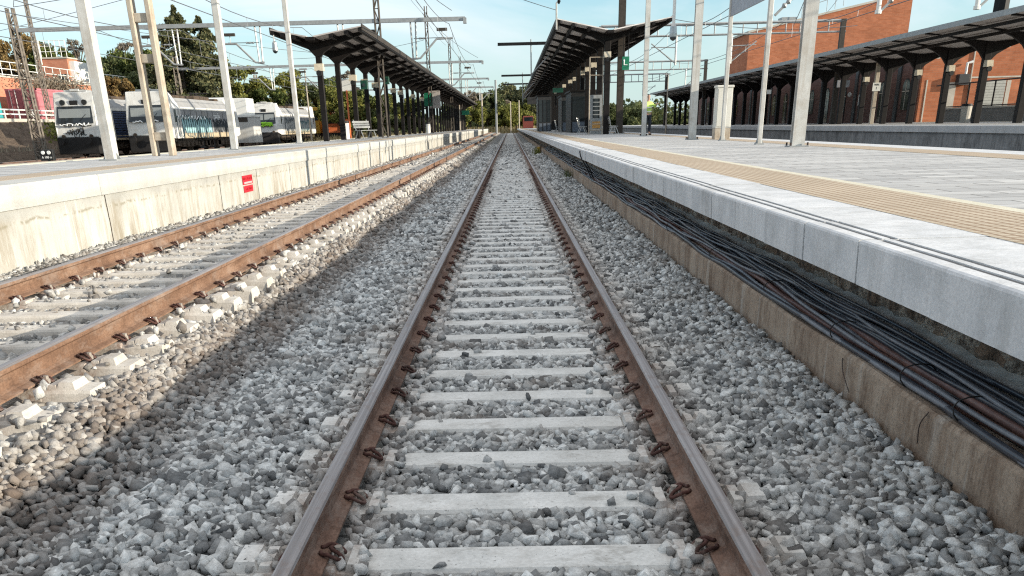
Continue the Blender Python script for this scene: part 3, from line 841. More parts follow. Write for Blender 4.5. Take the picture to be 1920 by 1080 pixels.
# wall joints (real recessed dark seams = thin gaps of mortar standing 2 mm proud)
mb = MB()
for y in (12.7,17.8,20.5,23.6,26.4,29.6,35.3,38.2,41.3,47.5,53.2,59,65.4,71.5,77,83,89.6,95,101,107.5,113): 
    yy = y; z = .3
    while z < .92:
        mb.box(XL-.01, XL+.003, yy-.012, yy+.012, z, min(.925, z+.16)); yy += rg.uniform(-.012,.012); z += .155
child_of(mb, 'wall_joint', M['mast_dark'], left_p)
# red notice on the wall
rs = thing('notice_plate', 'red two part notice plate fixed on the cream left platform wall', 'sign', (XL+.012, 19.7, .66))
rs.scale = (1, 1.4, .82)
mb = MB(); mb.box(-.006,.006,-.26,.26,.0,.22); mb.build('upper_plate', M['red'], rs, bevel=.003)
mb = MB(); mb.box(.006,.010,-.21,.21,.02,.065); mb.build('pale_bar', plain('pale_pink_print', (.72,.33,.33)), rs)
mb = MB(); mb.box(-.006,.006,-.24,.24,-.19,-.03); mb.build('lower_plate', M['red'], rs, bevel=.003)
text_mesh('NO CRUZAR', .085, plain('dark_red_print', (.30,.01,.015)), 'lettering', rs, (.008,0,.14), (PI/2,0,PI/2))
text_mesh('LAS VIAS', .085, plain('dark_red_print2', (.30,.01,.015)), 'lettering', rs, (.008,0,-.11), (PI/2,0,PI/2))

# ------------------------------------------------------------------ white posts
def hpost(name, label, x, y, z, w, h, mat, base=True, grp=None, ib=.7):
    t = thing(name, label, 'post', (x, y, z), 0, grp)
    mb = MB(); f = w*.09
    mb.box(-w/2, w/2, -w*ib/2, -w*ib/2+f, 0, h); mb.box(-w/2, w/2, w*ib/2-f, w*ib/2, 0, h); mb.box(-f/2, f/2, -w*ib/2+f, w*ib/2-f, 0, h)
    mb.build('shaft', mat, t)
    if base:
        mb = MB(); mb.box(-w*.8, w*.8, -w*.7, w*.7, 0, .025); mb.build('base_plate', M['grey_post'], t, bevel=.005)
        for sx in (-1,1):
            for sy in (-1,1):
                mb = MB(); mb.cyl((sx*w*.68, sy*w*.55, .025), .022, .07, 6); mb.build('anchor_bolt', M['wire_rust'], t)
    return t
def boxpost(name, label, x, y, z, w, h, mat, d=None, grp=None):
    d = d or w
    t = thing(name, label, 'post', (x, y, z), 0, grp)
    mb = MB(); mb.bbox(-w/2, w/2, -d/2, d/2, 0, h, .012); mb.build('shaft', mat, t)
    mb = MB(); mb.box(-w*.9, w*.9, -d*.9, d*.9, 0, .03)
    for sx in (-1,1):
        mb.add([(sx*w/2,-.01,.03),(sx*w*.9,-.01,.03),(sx*w/2,-.01,.16),(sx*w/2,.01,.03),(sx*w*.9,.01,.03),(sx*w/2,.01,.16)], [(0,1,2),(3,5,4),(1,4,5,2)])
    mb.build('base_plate', M['grey_post'], t)
    return t
def gp(x, y, z):
    "ground point under pixel on level z"
    d = AF + AR*((x-PX)/F) - AU*((y-PY)/F); t = (z-CAMH)/d.z
    return d.x*t, d.y*t
hx, hy = gp(1494, 275, ZP); hpost('catenary_post', 'widest white steel post on the near platform, front right', hx, hy, ZP, .29, 9.5, M['white_post'])
hx, hy = gp(1423, 271, ZP); boxpost('sign_post', 'thin white post with splayed foot left of the widest white post', hx, hy, ZP, .115, 8, M['white_post'], .12)
hx, hy = gp(1354, 264, ZP); sp = boxpost('sign_post', 'thin white post carrying a grey board beside the cream cabinet', hx, hy, ZP, .12, 6.4, M['white_post'], .12)
mb = MB(); mb.box(-.02,.02,-5.0,-.07,3.55,4.9); mb.build('sign_board', M['grey_sign'], sp, bevel=.004)
hx, hy = gp(1297, 262, ZP); hpost('catenary_post', 'white steel H post left of the cream cabinet', hx, hy, ZP, .26, 9, M['white_post'])
p5x = Xat(1207, 46.5); hpost('catenary_post', 'white steel post in front of the hi vis worker', p5x, 46.5, ZP, .22, 9, M['white_post'])
mx = Xat(1161, 60); hpost('dark_mast', 'tall dark brown steel mast in front of the near canopy', mx, 60, ZP, .42, 13, M['mast_dark'], grp=None)
# left platform
for (bx, by, w, lab) in ((211,301,.25,'widest white leaning looking post nearest on the left platform'),(441,281,.22,'white post on left platform right of the concrete ladder post'),(562,269,.21,'white post on left platform just before the canopy')):
    hx, hy = gp(bx, by, ZL); boxpost('lighting_post', lab, hx, hy, ZL, w*.85, 9, M['white_post'], w*1.05)
# concrete ladder post
hx, hy = gp(309, 292, ZL)
lp = thing('ladder_post', 'weathered concrete twin leg post with rungs on the left platform', 'post', (hx, hy, ZL))
for s in (-1, 1):
    mb = MB(); mb.box(s*.21-.055, s*.21+.055, -.14, .14, 0, 9); mb.build('leg', M['conc_post'], lp, bevel=.012)
for k in range(9):
    if k in (1,): continue
    mb = MB(); mb.box(-.155,.155,-.09,.09,.35+k*.86,.35+k*.86+.19); mb.build('rung', M['conc_post'], lp, bevel=.015)
# cabinet
cx_, cy_ = gp(1351, 261, ZP)
cb = thing('electrical_cabinet', 'tall cream cabinet on the near platform behind a thin white post', 'cabinet', (cx_, cy_, ZP))
mb = MB(); mb.bbox(-.27,.27,-.22,.22,.0,.36,.01); mb.build('plinth', M['conc_post'], cb)
mb = MB(); mb.bbox(-.27,.27,-.225,.225,.38,1.66,.012); mb.build('body', M['cream_box'], cb)
mb = MB(); mb.bbox(-.30,.30,-.25,.25,1.66,1.73,.02); mb.build('lid', M['cream_box'], cb)
mb = MB(); mb.box(-.235,-.01,-.238,-.228,.42,1.62); mb.build('door', M['cream_box'], cb, bevel=.004)
mb = MB(); mb.box(.01,.235,-.238,-.228,.42,1.62); mb.build('door', M['cream_box'], cb, bevel=.004)

# ------------------------------------------------------------------ canopies
def squig(seed, w, h, n, r, amp=1, tall=False):
    rg = random.Random(seed); pts = []
    for i in range(n):
        u = i/(n-1)
        pts.append(((u-.5)*w+rg.uniform(-.5,.5)*w/n*2.2, 0, (rg.uniform(-.5,.5) if not tall else (.5 if i % 2 else -.5)*rg.uniform(.7,1))*h*amp))
    return smooth_path(pts, 4)
def lamp(parent, loc, mats, w=.5):
    x, y, z = loc
    mb = MB(); mb.xprism([(y-.22,z-.0),(y+.22,z),(y+.16,z+.32),(y-.16,z+.32)][::-1], x-w/2, x+w/2)
    o = mb.build('lamp', mats[0], parent)
    mb = MB(); mb.cyl((x, y-.23, z-.10), .13, .16, 10, 'y'); mb.build('speaker', mats[1], o)
    return o
def butterfly(name, label, xc, y0, n, pitch, zpl, zval, xl, zl, xr, zr, cw, lamps=True, seed=0, soffit='roof_under'):
    "double cantilever canopy; origin at first column foot"
    t = thing(name, label, 'canopy', (xc, y0, zpl))
    L = n*pitch; yA, yB = -pitch*.35, L
    v, lft, rgt = zval-zpl, (xl-xc, zl-zpl), (xr-xc, zr-zpl)
    for nm, (ex, ez) in (('roof_panel', lft), ('roof_panel', rgt)):
        mb = MB(); s = 1 if ex > 0 else -1
        x0 = s*.16
        prof = [(x0, v+.10), (ex, ez+.02), (ex, ez+.07), (x0, v+.16)]
        if s < 0: prof = prof[::-1]
        mb.prism(prof, yA, yB); mb.m = [0]*len(mb.m)
        idx_top = 2 if s > 0 else 0
        for i, f in enumerate(mb.f):
            zs = [mb.v[j] for j in f]
        mb.m[2 if s > 0 else 0] = 1
        mb.build(nm, [M[soffit], M['roof_top']], t)
        mb = MB(); mb.box(min(ex, ex+s*.05), max(ex, ex+s*.05), yA, yB, ez-.10, ez+.14); mb.build('fascia', M['mast_dark'], t)
        # purlins
        for f_ in (.36, .68, .97):
            px = x0+(ex-x0)*f_; pz = v+.10+(ez+.02-v-.10)*f_
            mb = MB(); mb.box(px-.09, px+.09, yA+.01, yB-.01, pz-.17, pz-.01); mb.build('purlin', M['dark'], t)
    mb = MB(); mb.box(-.20,.20,yA,yB,v-.02,v+.12); mb.build('gutter', M['dark'], t)
    # tapered rafters, a pair at each column plus one between
    mb = MB()
    for s, (ex, ez) in ((-1, lft), (1, rgt)):
        pts = [(0,v-.75),(s*.30,v-.42),(ex*.30,v+(ez-v)*.3-.30),(ex*.62,v+(ez-v)*.62-.20),(ex*.96,ez-.10),(ex*.96,ez-.0),(0,v+.02)]
        if s > 0: pts = pts
        else: pts = pts[::-1]
        mb.prism(pts, -.13, .13)
    ro = mb.build('rafter', M['dark'], t); 
    mb = MB(); mb.bbox(-cw/2, cw/2, -cw*.45, cw*.45, 0, v-.3, .02); co = mb.build('column', M['dark'], t)
    for i in range(n):
        if i:
            c = co.copy(); COL.objects.link(c); c.location.y = i*pitch
            r = ro.copy(); COL.objects.link(r); r.location.y = i*pitch
        if i % 1 == 0 and i*2+1 < 96:
            pass
    if lamps:
        rg = random.Random(seed)
        for i in range(0, min(n, 14)):
            if i in (0,2,3,4,6,7,9,11,13): lamp(t, (rg.uniform(-.1,.1), i*pitch-.45, v-1.25), (M['cream_lamp'], M['black']), .42)
    return t
# left canopy
cyL = gp(612, 265, ZL)[1]; 
rows = [612,644.4,672,693.8,712.3,728.7,743.6,756.4]
xcL = -9.25; yL0 = 47.2; pL = 4.92
zeL = Zat(677, 51, yL0-1.7); zlL = Zat(507, 58, yL0-1.7); zvL = Zat(597, 74, yL0-1.7)
canL = butterfly('platform_canopy', 'dark butterfly canopy on black columns over the left platform', xcL, yL0, 31, pL, ZL, zvL, XP_(507, 58, yL0-1.7), zlL, XP_(677, 51, yL0-1.7), zeL, .27)
# right canopy
yR0 = 59; xcR = 6.0; pR = 4.9
zeR = Zat(1045, 37, yR0-1.7); zrR = Zat(1262, 33, yR0-1.7); zvR = Zat(1151, 60, yR0-1.7)
canR = butterfly('platform_canopy', 'dark butterfly canopy with gridded soffit over the near right platform', xcR, yR0, 30, pR, ZP, zvR, XP_(1045, 37, yR0-1.7), zeR, XP_(1262, 33, yR0-1.7), zrR, .36, seed=3, soffit='soffit_pale')

# ------------------------------------------------------------------ furniture on platforms
def bench(x, y, z, label, rot=0, mat=None):
    t = thing('bench', label, 'bench', (x, y, z), rot); mat = mat or M['steel']
    mb = MB()
    for k in range(4): mb.box(-.9,.9,-.22+k*.11,-.14+k*.11,.44,.47)
    mb.build('seat', mat, t)
    mb = MB()
    for k in range(3): mb.box(-.9,.9,.23+k*.03,.25+k*.03,.58+k*.13,.68+k*.13)
    mb.build('backrest', mat, t)
    for s in (-.7,.7):
        mb = MB(); mb.tube([(s,-.28,0),(s,-.1,.44),(s,.2,.44),(s,.34,1.0)], .025, 6); mb.tube([(s,.30,0),(s,.1,.44)], .025, 6)
        mb.build('leg', mat, t)
    return t
bench(Xat(1092,62), 62, ZP, 'metal bench facing the track beside the front canopy column', PI/2)
bench(Xat(1137,59.5)+.3, 58.5, ZP, 'metal bench at the foot of the tall dark mast', PI/2)
bench(Xat(1047,86), 86, ZP, 'metal bench next to the dark waiting cabin', PI/2, M['grey_post'])
bx = Xat(672, 50); bench(bx, 52.5, ZL, 'pale metal bench under the front of the left canopy', 1.2, M['grey_post'])
# vending machine / timetable case
vm = thing('vending_machine', 'tall glass fronted vending machine with stacked shelves under near canopy', 'vending machine', (Xat(1117,61), 61, ZP))
mb = MB(); mb.bbox(-.36,.36,-.30,.35,0,2.3,.02); mb.build('body', M['grey_post'], vm)
for k in range(5):
    mb = MB(); mb.box(-.24,.20,-.316,-.302,.95+k*.24,1.13+k*.24); mb.build('window', M['glass'], vm)
mb = MB(); mb.box(-.26,.26,-.315,-.302,.35,.75); mb.build('dispensing_panel', plain('amber_panel', (.5,.27,.08)), vm)
fr = thing('frame_stand', 'tall thin pipe frame stand beside the vending machine', 'frame', (Xat(1117,60)-.0, 60.2, ZP))
for s in (-.42,.42):
    mb = MB(); mb.tube([(s,0,0),(s,0,4.4)], .035, 6); mb.build('upright', M['conc_post'], fr)
for z in (4.4, 3.4, .25,.6):
    mb = MB(); mb.tube([(-.42,0,z),(.42,0,z)], .03, 6); mb.build('crossbar', M['conc_post'], fr)
# waiting cabins under near canopy
def cabin(x0, x1, y0, y1, h, label, wmat, n=3):
    t = thing('waiting_cabin', label, 'cabin', ((x0+x1)/2, y0, ZP)); w = (x1-x0)/2; d = y1-y0
    mb = MB(); mb.box(-w,w,0,d,0,h); mb.build('wall', wmat, t)
    for k in range(n):
        a = -w+.12+k*(2*w-.12)/n; b = a+(2*w-.12)/n-.12
        mb = MB(); mb.box(a,b,-.03,-.002,.9,h-.35); mb.build('window', M['glass'], t)
        mb = MB(); mb.box(a,b,-.03,-.002,.08,.8); mb.build('panel', M['bluegrey'], t)
    mb = MB(); mb.box(-w-.1,w+.1,-.1,d+.1,h,h+.12); mb.build('roof', M['dark'], t)
    return t
cabin(Xat(1009,100), Xat(1034,100), 100, 106, 3.4, 'dark cabin with grey window grid under the far part of near canopy', M['cabin_dark'])
cabin(4.9, 7.3, 76, 83, 3.0, 'black service cabin behind the vending machine under near canopy', M['black'], 2)
cabin(4.8, 7.2, 88, 94, 3.0, 'black narrow cabin in the middle of the near canopy', M['cabin_dark'], 4)
def hang_sign(x, y, ztop, w, h, mat, label, drop=.5, txt=None, along=False):
    t = thing('hanging_sign', label, 'sign', (x, y, ztop))
    for s in (-w*.35, w*.35):
        mb = MB(); mb.tube([(s,0,0),(s,0,drop)], .02, 6); mb.build('hanger', M['dark'], t)
    mb = MB(); mb.box(-w/2,w/2,-.05,.05,-h,0); mb.build('board', mat, t, bevel=.01)
    if txt: text_mesh(txt, h*.55, M['white_spray'], 'lettering', t, (0,-.056,-h/2), (PI/2,0,0))
    return t
gx = at(1173, 118, 58); gs = hang_sign(gx.x, 58, Zat(1173,106,58), .42, .72, M['green_sign'], 'green sign with white arrow right of the tall dark mast', 1.4)
mb = MB(); mb.tube([(-.10,-.06,-.2),(-.10,-.06,-.45),(.10,-.06,-.45)], .03, 4); mb.add([(-.16,-.07,-.24),(-.04,-.07,-.24),(-.10,-.07,-.12)], [(0,1,2)]); mb.build('arrow', M['white_spray'], gs)
hang_sign(Xat(1006,110), 110, Zat(1006,182,110), 2.1, .75, M['cabin_dark'], 'wide dark sign board under the far end of the near canopy')
hang_sign(Xat(1046,92), 92, Zat(1046,165,92), 1.0, .4, M['green_dark'], 'small green sign deep under the near canopy')
hang_sign(Xat(806,103), 103, Zat(806,174,103), .9, 1.3, M['green_sign'], 'green board hanging under the left canopy beside a brown board')
hang_sign(Xat(817,104), 104, Zat(817,170,104), 1.3, 1.75, M['roof_under'], 'brown grey board hanging under the left canopy beside the green board')
hang_sign(Xat(874,150), 150, Zat(874,207,150), 1.2, .65, M['green_sign'], 'green sign at the far end of the left canopy')
hang_sign(Xat(757,85), 85, Zat(757,177,85), .4, .7, M['white'], 'small white sign under the left canopy')
ws = thing('white_board', 'white board on an orange post seen between left canopy columns', 'sign', (Xat(656,66), 66, .3))
mb = MB(); zz = Zat(656,148,66)-.3; mb.box(-.5,.5,-.03,.03,zz-.75,zz); mb.build('board', M['white'], ws)
mb = MB(); mb.tube([(0,0,0),(0,0,zz-.7)], .06, 8); mb.build('post', M['orange'], ws)
for (px, py, Y, m, lab) in ((683,158,60,'green_dark','dark green signal box hanging between left canopy columns'),(724,150,70,'green_dark','green box lamp hanging deeper under left canopy')):
    p = at(px, py, Y); t = thing('signal_box', lab, 'signal', (p.x, Y, p.z))
    mb = MB(); mb.bbox(-.22,.22,-.15,.15,-.28,.22,.02); mb.build('housing', M[m], t)
    mb = MB(); mb.tube([(0,0,.2),(0,0,max(.4, zvL-.7-p.z))], .02, 6); mb.build('hanger', M['dark'], t)
    mb = MB(); mb.cyl((0,-.22,-.05), .1, .07, 12, 'y'); mb.build('lens', M['glass'], t)
# litter bins
def bin_(x, y, z, label, mat, h=.95, r=.22):
    t = thing('litter_bin', label, 'bin', (x, y, z))
    mb = MB(); mb.cyl((0,0,0), r*.9, h-.14, 14, 'z', r); mb.build('body', mat, t, smooth=False)
    mb = MB(); mb.cyl((0,0,h-.13), r*1.08, .13, 14, 'z', r*.9); mb.build('lid', M['black'], t)
    return t
bin_(Xat(648,56), 56, ZL, 'white litter bin by the front columns of left canopy', M['white'], 1.0)
bin_(Xat(803,92), 92, ZL, 'pale litter bin deep under the left canopy', M['white'], 1.0)
# dome cameras
def dome(px, py, Y, ztop, label, w=.03):
    p = at(px, py, Y); t = thing('dome_camera', label, 'camera', (p.x, Y, p.z))
    mb = MB(); mb.tube([(0,0,.35),(0,0,ztop-p.z)], w, 8); mb.build('pole', M['white'], t)
    mb = MB(); mb.tube([(0,0,.38),(0,0,.30),(0,0,.08),(0,0,-.02)], [.05,.11,.13,.13], 12); mb.build('housing', M['steel'], t)
    mb = MB(); mb.tube([(0,0,-.02),(0,0,-.09),(0,0,-.14)], [.125,.10,.03], 12); mb.build('dome', M['glass'], t, smooth=True)
    return t
dome(516, 94, yL0-1.6, zlL-.02, 'dome camera hanging from the left tip of left canopy')
dome(1262, 68, 34, Zat(1262,-60,34), 'dome camera hung on a white tube above the near platform', .055)

# worker in hi-vis
def person(x, y, z, rot):
    def skinned(name, joints, edges, mat, parent, sub=2):
        me = bpy.data.meshes.new(name); me.from_pydata([j[0] for j in joints], edges, [])
        o = bpy.data.objects.new(name, me); COL.objects.link(o); me.materials.append(mat)
        sk = o.modifiers.new('skin', 'SKIN'); sk.use_smooth_shade = True
        for i, j in enumerate(joints):
            v = me.skin_vertices[0].data[i]; v.radius = j[1] if isinstance(j[1], tuple) else (j[1], j[1]); v.use_root = (i == 0)
        s = o.modifiers.new('sub', 'SUBSURF'); s.levels = sub; s.render_levels = sub
        if parent: o.parent = parent
        return o
    J = [((0,0,.96),(.15,.11)),((0,0,1.15),(.14,.10)),((0,0,1.38),(.17,.11)),((0,0,1.50),(.07,.06)),((0,-.01,1.60),(.055,.055)),((0,-.02,1.70),(.078,.09)),((0,-.01,1.79),(.07,.08)),
         ((.19,0,1.42),.058),((.36,-.04,1.25),.043),((.30,-.26,1.36),.036),((.28,-.33,1.40),.03),
         ((-.19,0,1.42),.058),((-.25,.02,1.14),.043),((-.22,-.16,.95),.036),((-.21,-.22,.92),.03),
         ((.10,0,.88),.09),((.11,-.02,.48),.062),((.12,.02,.09),.045),((.12,-.13,.045),.04),
         ((-.10,0,.88),.09),((-.13,-.03,.48),.062),((-.16,.03,.09),.045),((-.17,-.12,.045),.04)]
    Ed = [(0,1),(1,2),(2,3),(3,4),(4,5),(5,6),(2,7),(7,8),(8,9),(9,10),(2,11),(11,12),(12,13),(13,14),(0,15),(15,16),(16,17),(17,18),(0,19),(19,20),(20,21),(21,22)]
    body = skinned('person', J, Ed, M['skin'], None)
    body.location = (x, y, z); body.rotation_euler = (0,0,rot)
    tag(body, 'worker in lime hi vis jacket standing behind a white post', 'person')
    skinned('jacket', [((0,0,.90),(.18,.135)),((0,0,1.15),(.165,.125)),((0,0,1.38),(.195,.135)),((0,0,1.49),(.10,.08)),((.20,0,1.42),.075),((.36,-.04,1.25),.058),((.31,-.23,1.35),.05),
             ((-.20,0,1.42),.075),((-.25,.02,1.14),.058),((-.225,-.13,.97),.05)], [(0,1),(1,2),(2,3),(2,4),(4,5),(5,6),(2,7),(7,8),(8,9)], M['hivis'], body)
    skinned('trousers', [((0,0,.95),(.16,.12)),((.10,0,.85),.105),((.11,-.02,.48),.078),((.12,.02,.13),.065),((-.10,0,.85),.105),((-.13,-.03,.48),.078),((-.16,.03,.13),.065)],
            [(0,1),(1,2),(2,3),(0,4),(4,5),(5,6)], M['trousers'], body)
    skinned('hair', [((0,.012,1.76),(.085,.095)),((0,.0,1.815),(.07,.08))], [(0,1)], M['hair'], body)
    for s in (-1, 1):
        skinned('shoe', [((s*.12 if s > 0 else -.16,.04,.05),.05),((s*.12 if s > 0 else -.17,-.15,.04),.045)], [(0,1)], M['black'], body)
        for k in range(5):      # fingers
            bx_, by_, bz_ = (.28,-.33,1.40) if s > 0 else (-.21,-.22,.92)
            a = (k-2)*.018
            skinned('finger', [((bx_+a,by_-.02,bz_),.011),((bx_+a*1.3,by_-.06,bz_-.01-.003*k),.009),((bx_+a*1.3,by_-.085,bz_-.03),.008)], [(0,1),(1,2)], M['skin'], body, 1)
    mb = MB()
    for zz in (1.02, 1.2): mb.cyl((0,0,zz), .185, .05, 20)
    tp = mb.build('reflective_tape', M['reflect'], body); tp.scale = (1,.78,1)
    return body
person(Xat(1214, 49.5), 49.5, ZP, .5).scale = (1.08,1.08,1.08)

# ------------------------------------------------------------------ catenary gantries
def lattice(mb, x, y, z0, z1, w, d=None, leg=.035, pitch=None, taper=1):
    d = d or w; pitch = pitch or w*1.2
    for sx in (-1, 1):
        for sy in (-1, 1):
            mb.bar((x+sx*w/2,y+sy*d/2,z0),(x+sx*w/2*taper,y+sy*d/2*taper,z1), leg*2)
    n = int((z1-z0)/pitch)
    for i in range(n):
        za = z0+i*pitch; zb = za+pitch; f = 1-(1-taper)*i/n
        s = 1 if i % 2 else -1
        for sy in (-1, 1): mb.bar((x-s*w/2*f,y+sy*d/2*f,za),(x+s*w/2*f,y+sy*d/2*f,zb), leg)
        for sx in (-1, 1): mb.bar((x+sx*w/2*f,y-s*d/2*f,za),(x+sx*w/2*f,y+s*d/2*f,zb), leg)
        mb.bar((x-w/2*f,y-d/2*f,za),(x+w/2*f,y-d/2*f,za), leg)
def insul(mb, p, q, r=.07, n=6):
    p = Vector(p); q = Vector(q); pts = []; rs = []
    for i in range(n*2+1):
        pts.append(p.lerp(q, i/(n*2))); rs.append(r if i % 2 else r*.4)
    mb.tube(pts, rs, 8)
def left_gantry(Y, pxl, pxm, pxr, ypx_r, ypx_m, drops, label, zb=.25, detail=True):
    zt = Zat(pxr, ypx_r, Y); xl_, xm_, xr_ = XP_(pxl, ypx_m, Y), XP_(pxm, ypx_r, Y), XP_(pxr, ypx_r, Y)
    t = thing('catenary_gantry', label, 'gantry', (xl_, Y, zb)); H = zt-zb
    k = Y/60.
    mb = MB(); lattice(mb, 0, 0, 0, H+1.2, .60, .4, .05, .6, .6); mb.build('mast', M['lattice'], t)
    mb = MB(); lattice(mb, xm_-xl_, 0, ZL-zb, H+5.0, .34, .3, .032, .8, .7); mb.build('mast', M['mast_dark'], t)
    mb = MB(); mb.box(.0, xr_-xl_, -.12, .12, H-.11, H+.11); mb.build('beam', M['grey_post'], t)
    mb = MB(); mb.box(xr_-xl_-.12, xr_-xl_+.08, -.2, .2, H-.25, H+.05); mb.build('beam_end', M['grey_post'], t)
    for px, s in drops:
        x = XP_(px, ypx_r+40*60/Y, Y)-xl_
        mb = MB(); mb.bar((x-.16,0,H-.1),(x-.10,0,H-2.1),.07); mb.bar((x+.16,0,H-.1),(x+.10,0,H-2.1),.07)
        mb.bar((x-.2,0,H-2.1),(x+.2,0,H-2.1),.08)
        dp = mb.build('drop_post', M['grey_post'], t)
        mb = MB(); mb.tube([(x-s*.15,0,H-2.12),(x+s*.35,0,H-2.08),(x+s*1.4,0,H-1.05),(x+s*2.4,0,H-1.02)], .06, 6)
        ar = mb.build('cantilever_arm', M['grey_post'], dp)
        mb = MB(); mb.box(x+s*1.75-.32,x+s*1.75+.32,-.1,.1,H-.62,H-.46); mb.build('support_box', M['mast_dark'], dp)
        mb = MB(); mb.bar((x,0,H-1.0),(x+s*1.9,0,H-.98),.03); mb.bar((x+s*1.75,0,H-1.03),(x+s*1.75,0,H-.6),.03); insul(mb, (x+s*.3,0,H-1.0), (x+s*.8,0,H-1.0)); mb.build('steady_arm', M['wire'], dp)
    return t
left_gantry(60, 28, 707, 872, 35, 62, ((330,-1),(485,-1),(640,1),(776,1)), 'grey steel gantry across the whole yard, nearest of the left ones')
left_gantry(98, 330, 803, 905, 115, 131, ((510,-1),(600,-1),(845,1)), 'second grey gantry beyond the left canopy roof')
left_gantry(133, 480, 845, 916, 147, 155, ((875,1),), 'third grey gantry showing above left canopy end')
left_gantry(172, 600, 864, 925, 163, 170, ((900,1),), 'fourth and farthest grey gantry above left canopy end')
for px, py0, Y, w, lab in ((60,-8,75,.3,'slender lattice mast behind the orange left terrace'),(290,100,105,.12,'thin lamp mast in front of the tall spruces'),):
    x = XP_(px, py0 if px > 100 else 60, Y); zt = Zat(px, py0, Y); zb = 2.6 if px < 100 else .3
    t = thing('lattice_mast', lab, 'mast', (x, Y, zb)); mb = MB(); lattice(mb, 0, 0, 0, zt-zb, w, w, .03, .5, .6); mb.build('shaft', M['lattice'], t)
    mb = MB(); mb.bar((-.6,0,zt-zb-.2),(.6,0,zt-zb-.2),.08); mb.build('crossarm', M['grey_post'], t)
# lamp posts
for px, py, Y, zb, lab in ((571,131,100,.3,'small twin headed lamp post behind locomotives left of canopy'),(1253,140,120,.3,'yard lamp post between the right canopies')):
    p = at(px, py, Y); t = thing('lamp_post', lab, 'lamp post', (p.x, Y, zb))
    mb = MB(); mb.tube([(0,0,0),(0,0,p.z-zb)], [.10,.06], 8); mb.build('pole', M['conc_post'], t)
    mb = MB(); mb.box(-.55,.25,-.12,.12,p.z-zb,p.z-zb+.14); mb.build('lamp_head', M['grey_post'], t)
# right side truss portals
def truss(Y, pxl, pxr, pyt_r, label, th=.95, lx=None, mast_px=None, drops=()):
    zt = Zat(pxr, pyt_r, Y); x0 = XP_(pxl, pyt_r+8, Y) if lx is None else lx; x1 = XP_(pxr, pyt_r, Y)
    t = thing('truss_gantry', label, 'gantry', (x1, Y, .05)); H = zt-.05; W = x0-x1
    mb = MB(); mb.bar((W,0,H),(0.25,0,H),.14); mb.bar((W,0,H-th),(.25,0,H-th),.10)
    n = int(-W/1.05)
    for i in range(n+1):
        xx = W+(-W)*i/n; mb.bar((xx,0,H),(xx,0,H-th),.07)
    mb.build('truss_beam', M['grey_post'], t)
    mb = MB(); mb.box(-.18,.18,-.15,.15,0,H+.1); mb.build('mast', M['mast_dark'], t)
    mb = MB(); mb.box(W-.16,W+.16,-.15,.15,ZP-.05,H); mb.build('mast', M['mast_dark'], t)
    for px, s in drops:
        x = XP_(px, pyt_r+40, Y)-x1
        mb = MB(); mb.tube([(x,0,H-th),(x,0,H-th-2.0)], .08, 8); d = mb.build('drop_post', M['white'], t)
        mb = MB(); mb.tube([(x,0,H-th-1.9),(x+s*1.9,0,H-th-.5)], .045, 6); mb.tube([(x,0,H-th-.8),(x+s*1.9,0,H-th-.75)], .035, 6)
        insul(mb, (x+s*.2,0,H-th-1.75), (x+s*.7,0,H-th-1.38)); mb.build('cantilever_arm', M['grey_post'], d)
    return t
truss(75, 1123, 1582, 38, 'nearest dark truss gantry crossing above the station canopy', .75, 7.1, drops=((1268,-1),(1372,1)))
truss(118, 1080, 1324, 113, 'second truss gantry between near and station canopies', .9, 6.9, drops=((1285,1),))
truss(145, 1080, 1250, 138, 'third truss gantry, smallest, between near and station canopies', 1.0, 6.9, drops=((1205,1),))
# drops of the portal that stands nearest (beam above the picture)
YP = 36.3
X1 = 21.4; X0 = Xat(1297, YP)
pt = thing('truss_gantry', 'near portal with white drop tubes above the near tracks, mostly above view', 'gantry', (X1, YP, .05))
mb = MB(); mb.box(-.2,.2,-.2,.2,1.20,9.2); mb.build('mast', M['darker'], pt)
mb = MB(); mb.bar((X0-X1,0,8.9),(.3,0,8.9),.15); mb.bar((X0-X1,0,8.1),(.3,0,8.1),.12)
for i in range(18): xx = (X0-X1)*(i/17); mb.bar((xx,0,8.1),(xx,0,8.9),.07)
mb.build('truss_beam', M['grey_post'], pt)
mb = MB(); mb.box(X0-X1-.10,X0-X1+.10,-.10,.10,ZP-.05,9); mb.build('mast', M['white_post'], pt)
for px, py, s in ((1646,26,1),(1831,18,1),(1447,35,1)):
    p = at(px, py, YP); x = p.x-X1; z = p.z-.05
    mb = MB()
    if px == 1447: mb.bar((x,0,8.1),(x,0,z),.05)
    else: mb.tube([(x,0,8.1),(x,0,z)], .085, 10); mb.tube([(x,0,z+.12),(x,0,z)], .12, 10)
    d = mb.build('drop_tube', M['white'], pt)
    mb = MB(); mb.tube([(x+.1,0,z+.1),(x+s*2.0,0,z+1.9)], .045, 6); insul(mb, (x+.35,0,z+.35), (x+1.2,0,z+1.1), .10, 6); mb.build('cantilever_arm', M['grey_post'], d)
q = at(1876, 20, 84)
rm = thing('roof_mast', 'stout dark mast rising above the station canopy at far right', 'mast', (q.x, 84, 7.35))
mb = MB(); mb.tube([(0,0,0),(0,0,4.5)], .62, 8); mb.build('shaft', M['darker'], rm)
mb = MB(); mb.box(-.8,.8,-.8,.8,0,.3); mb.build('base', M['darker'], rm)
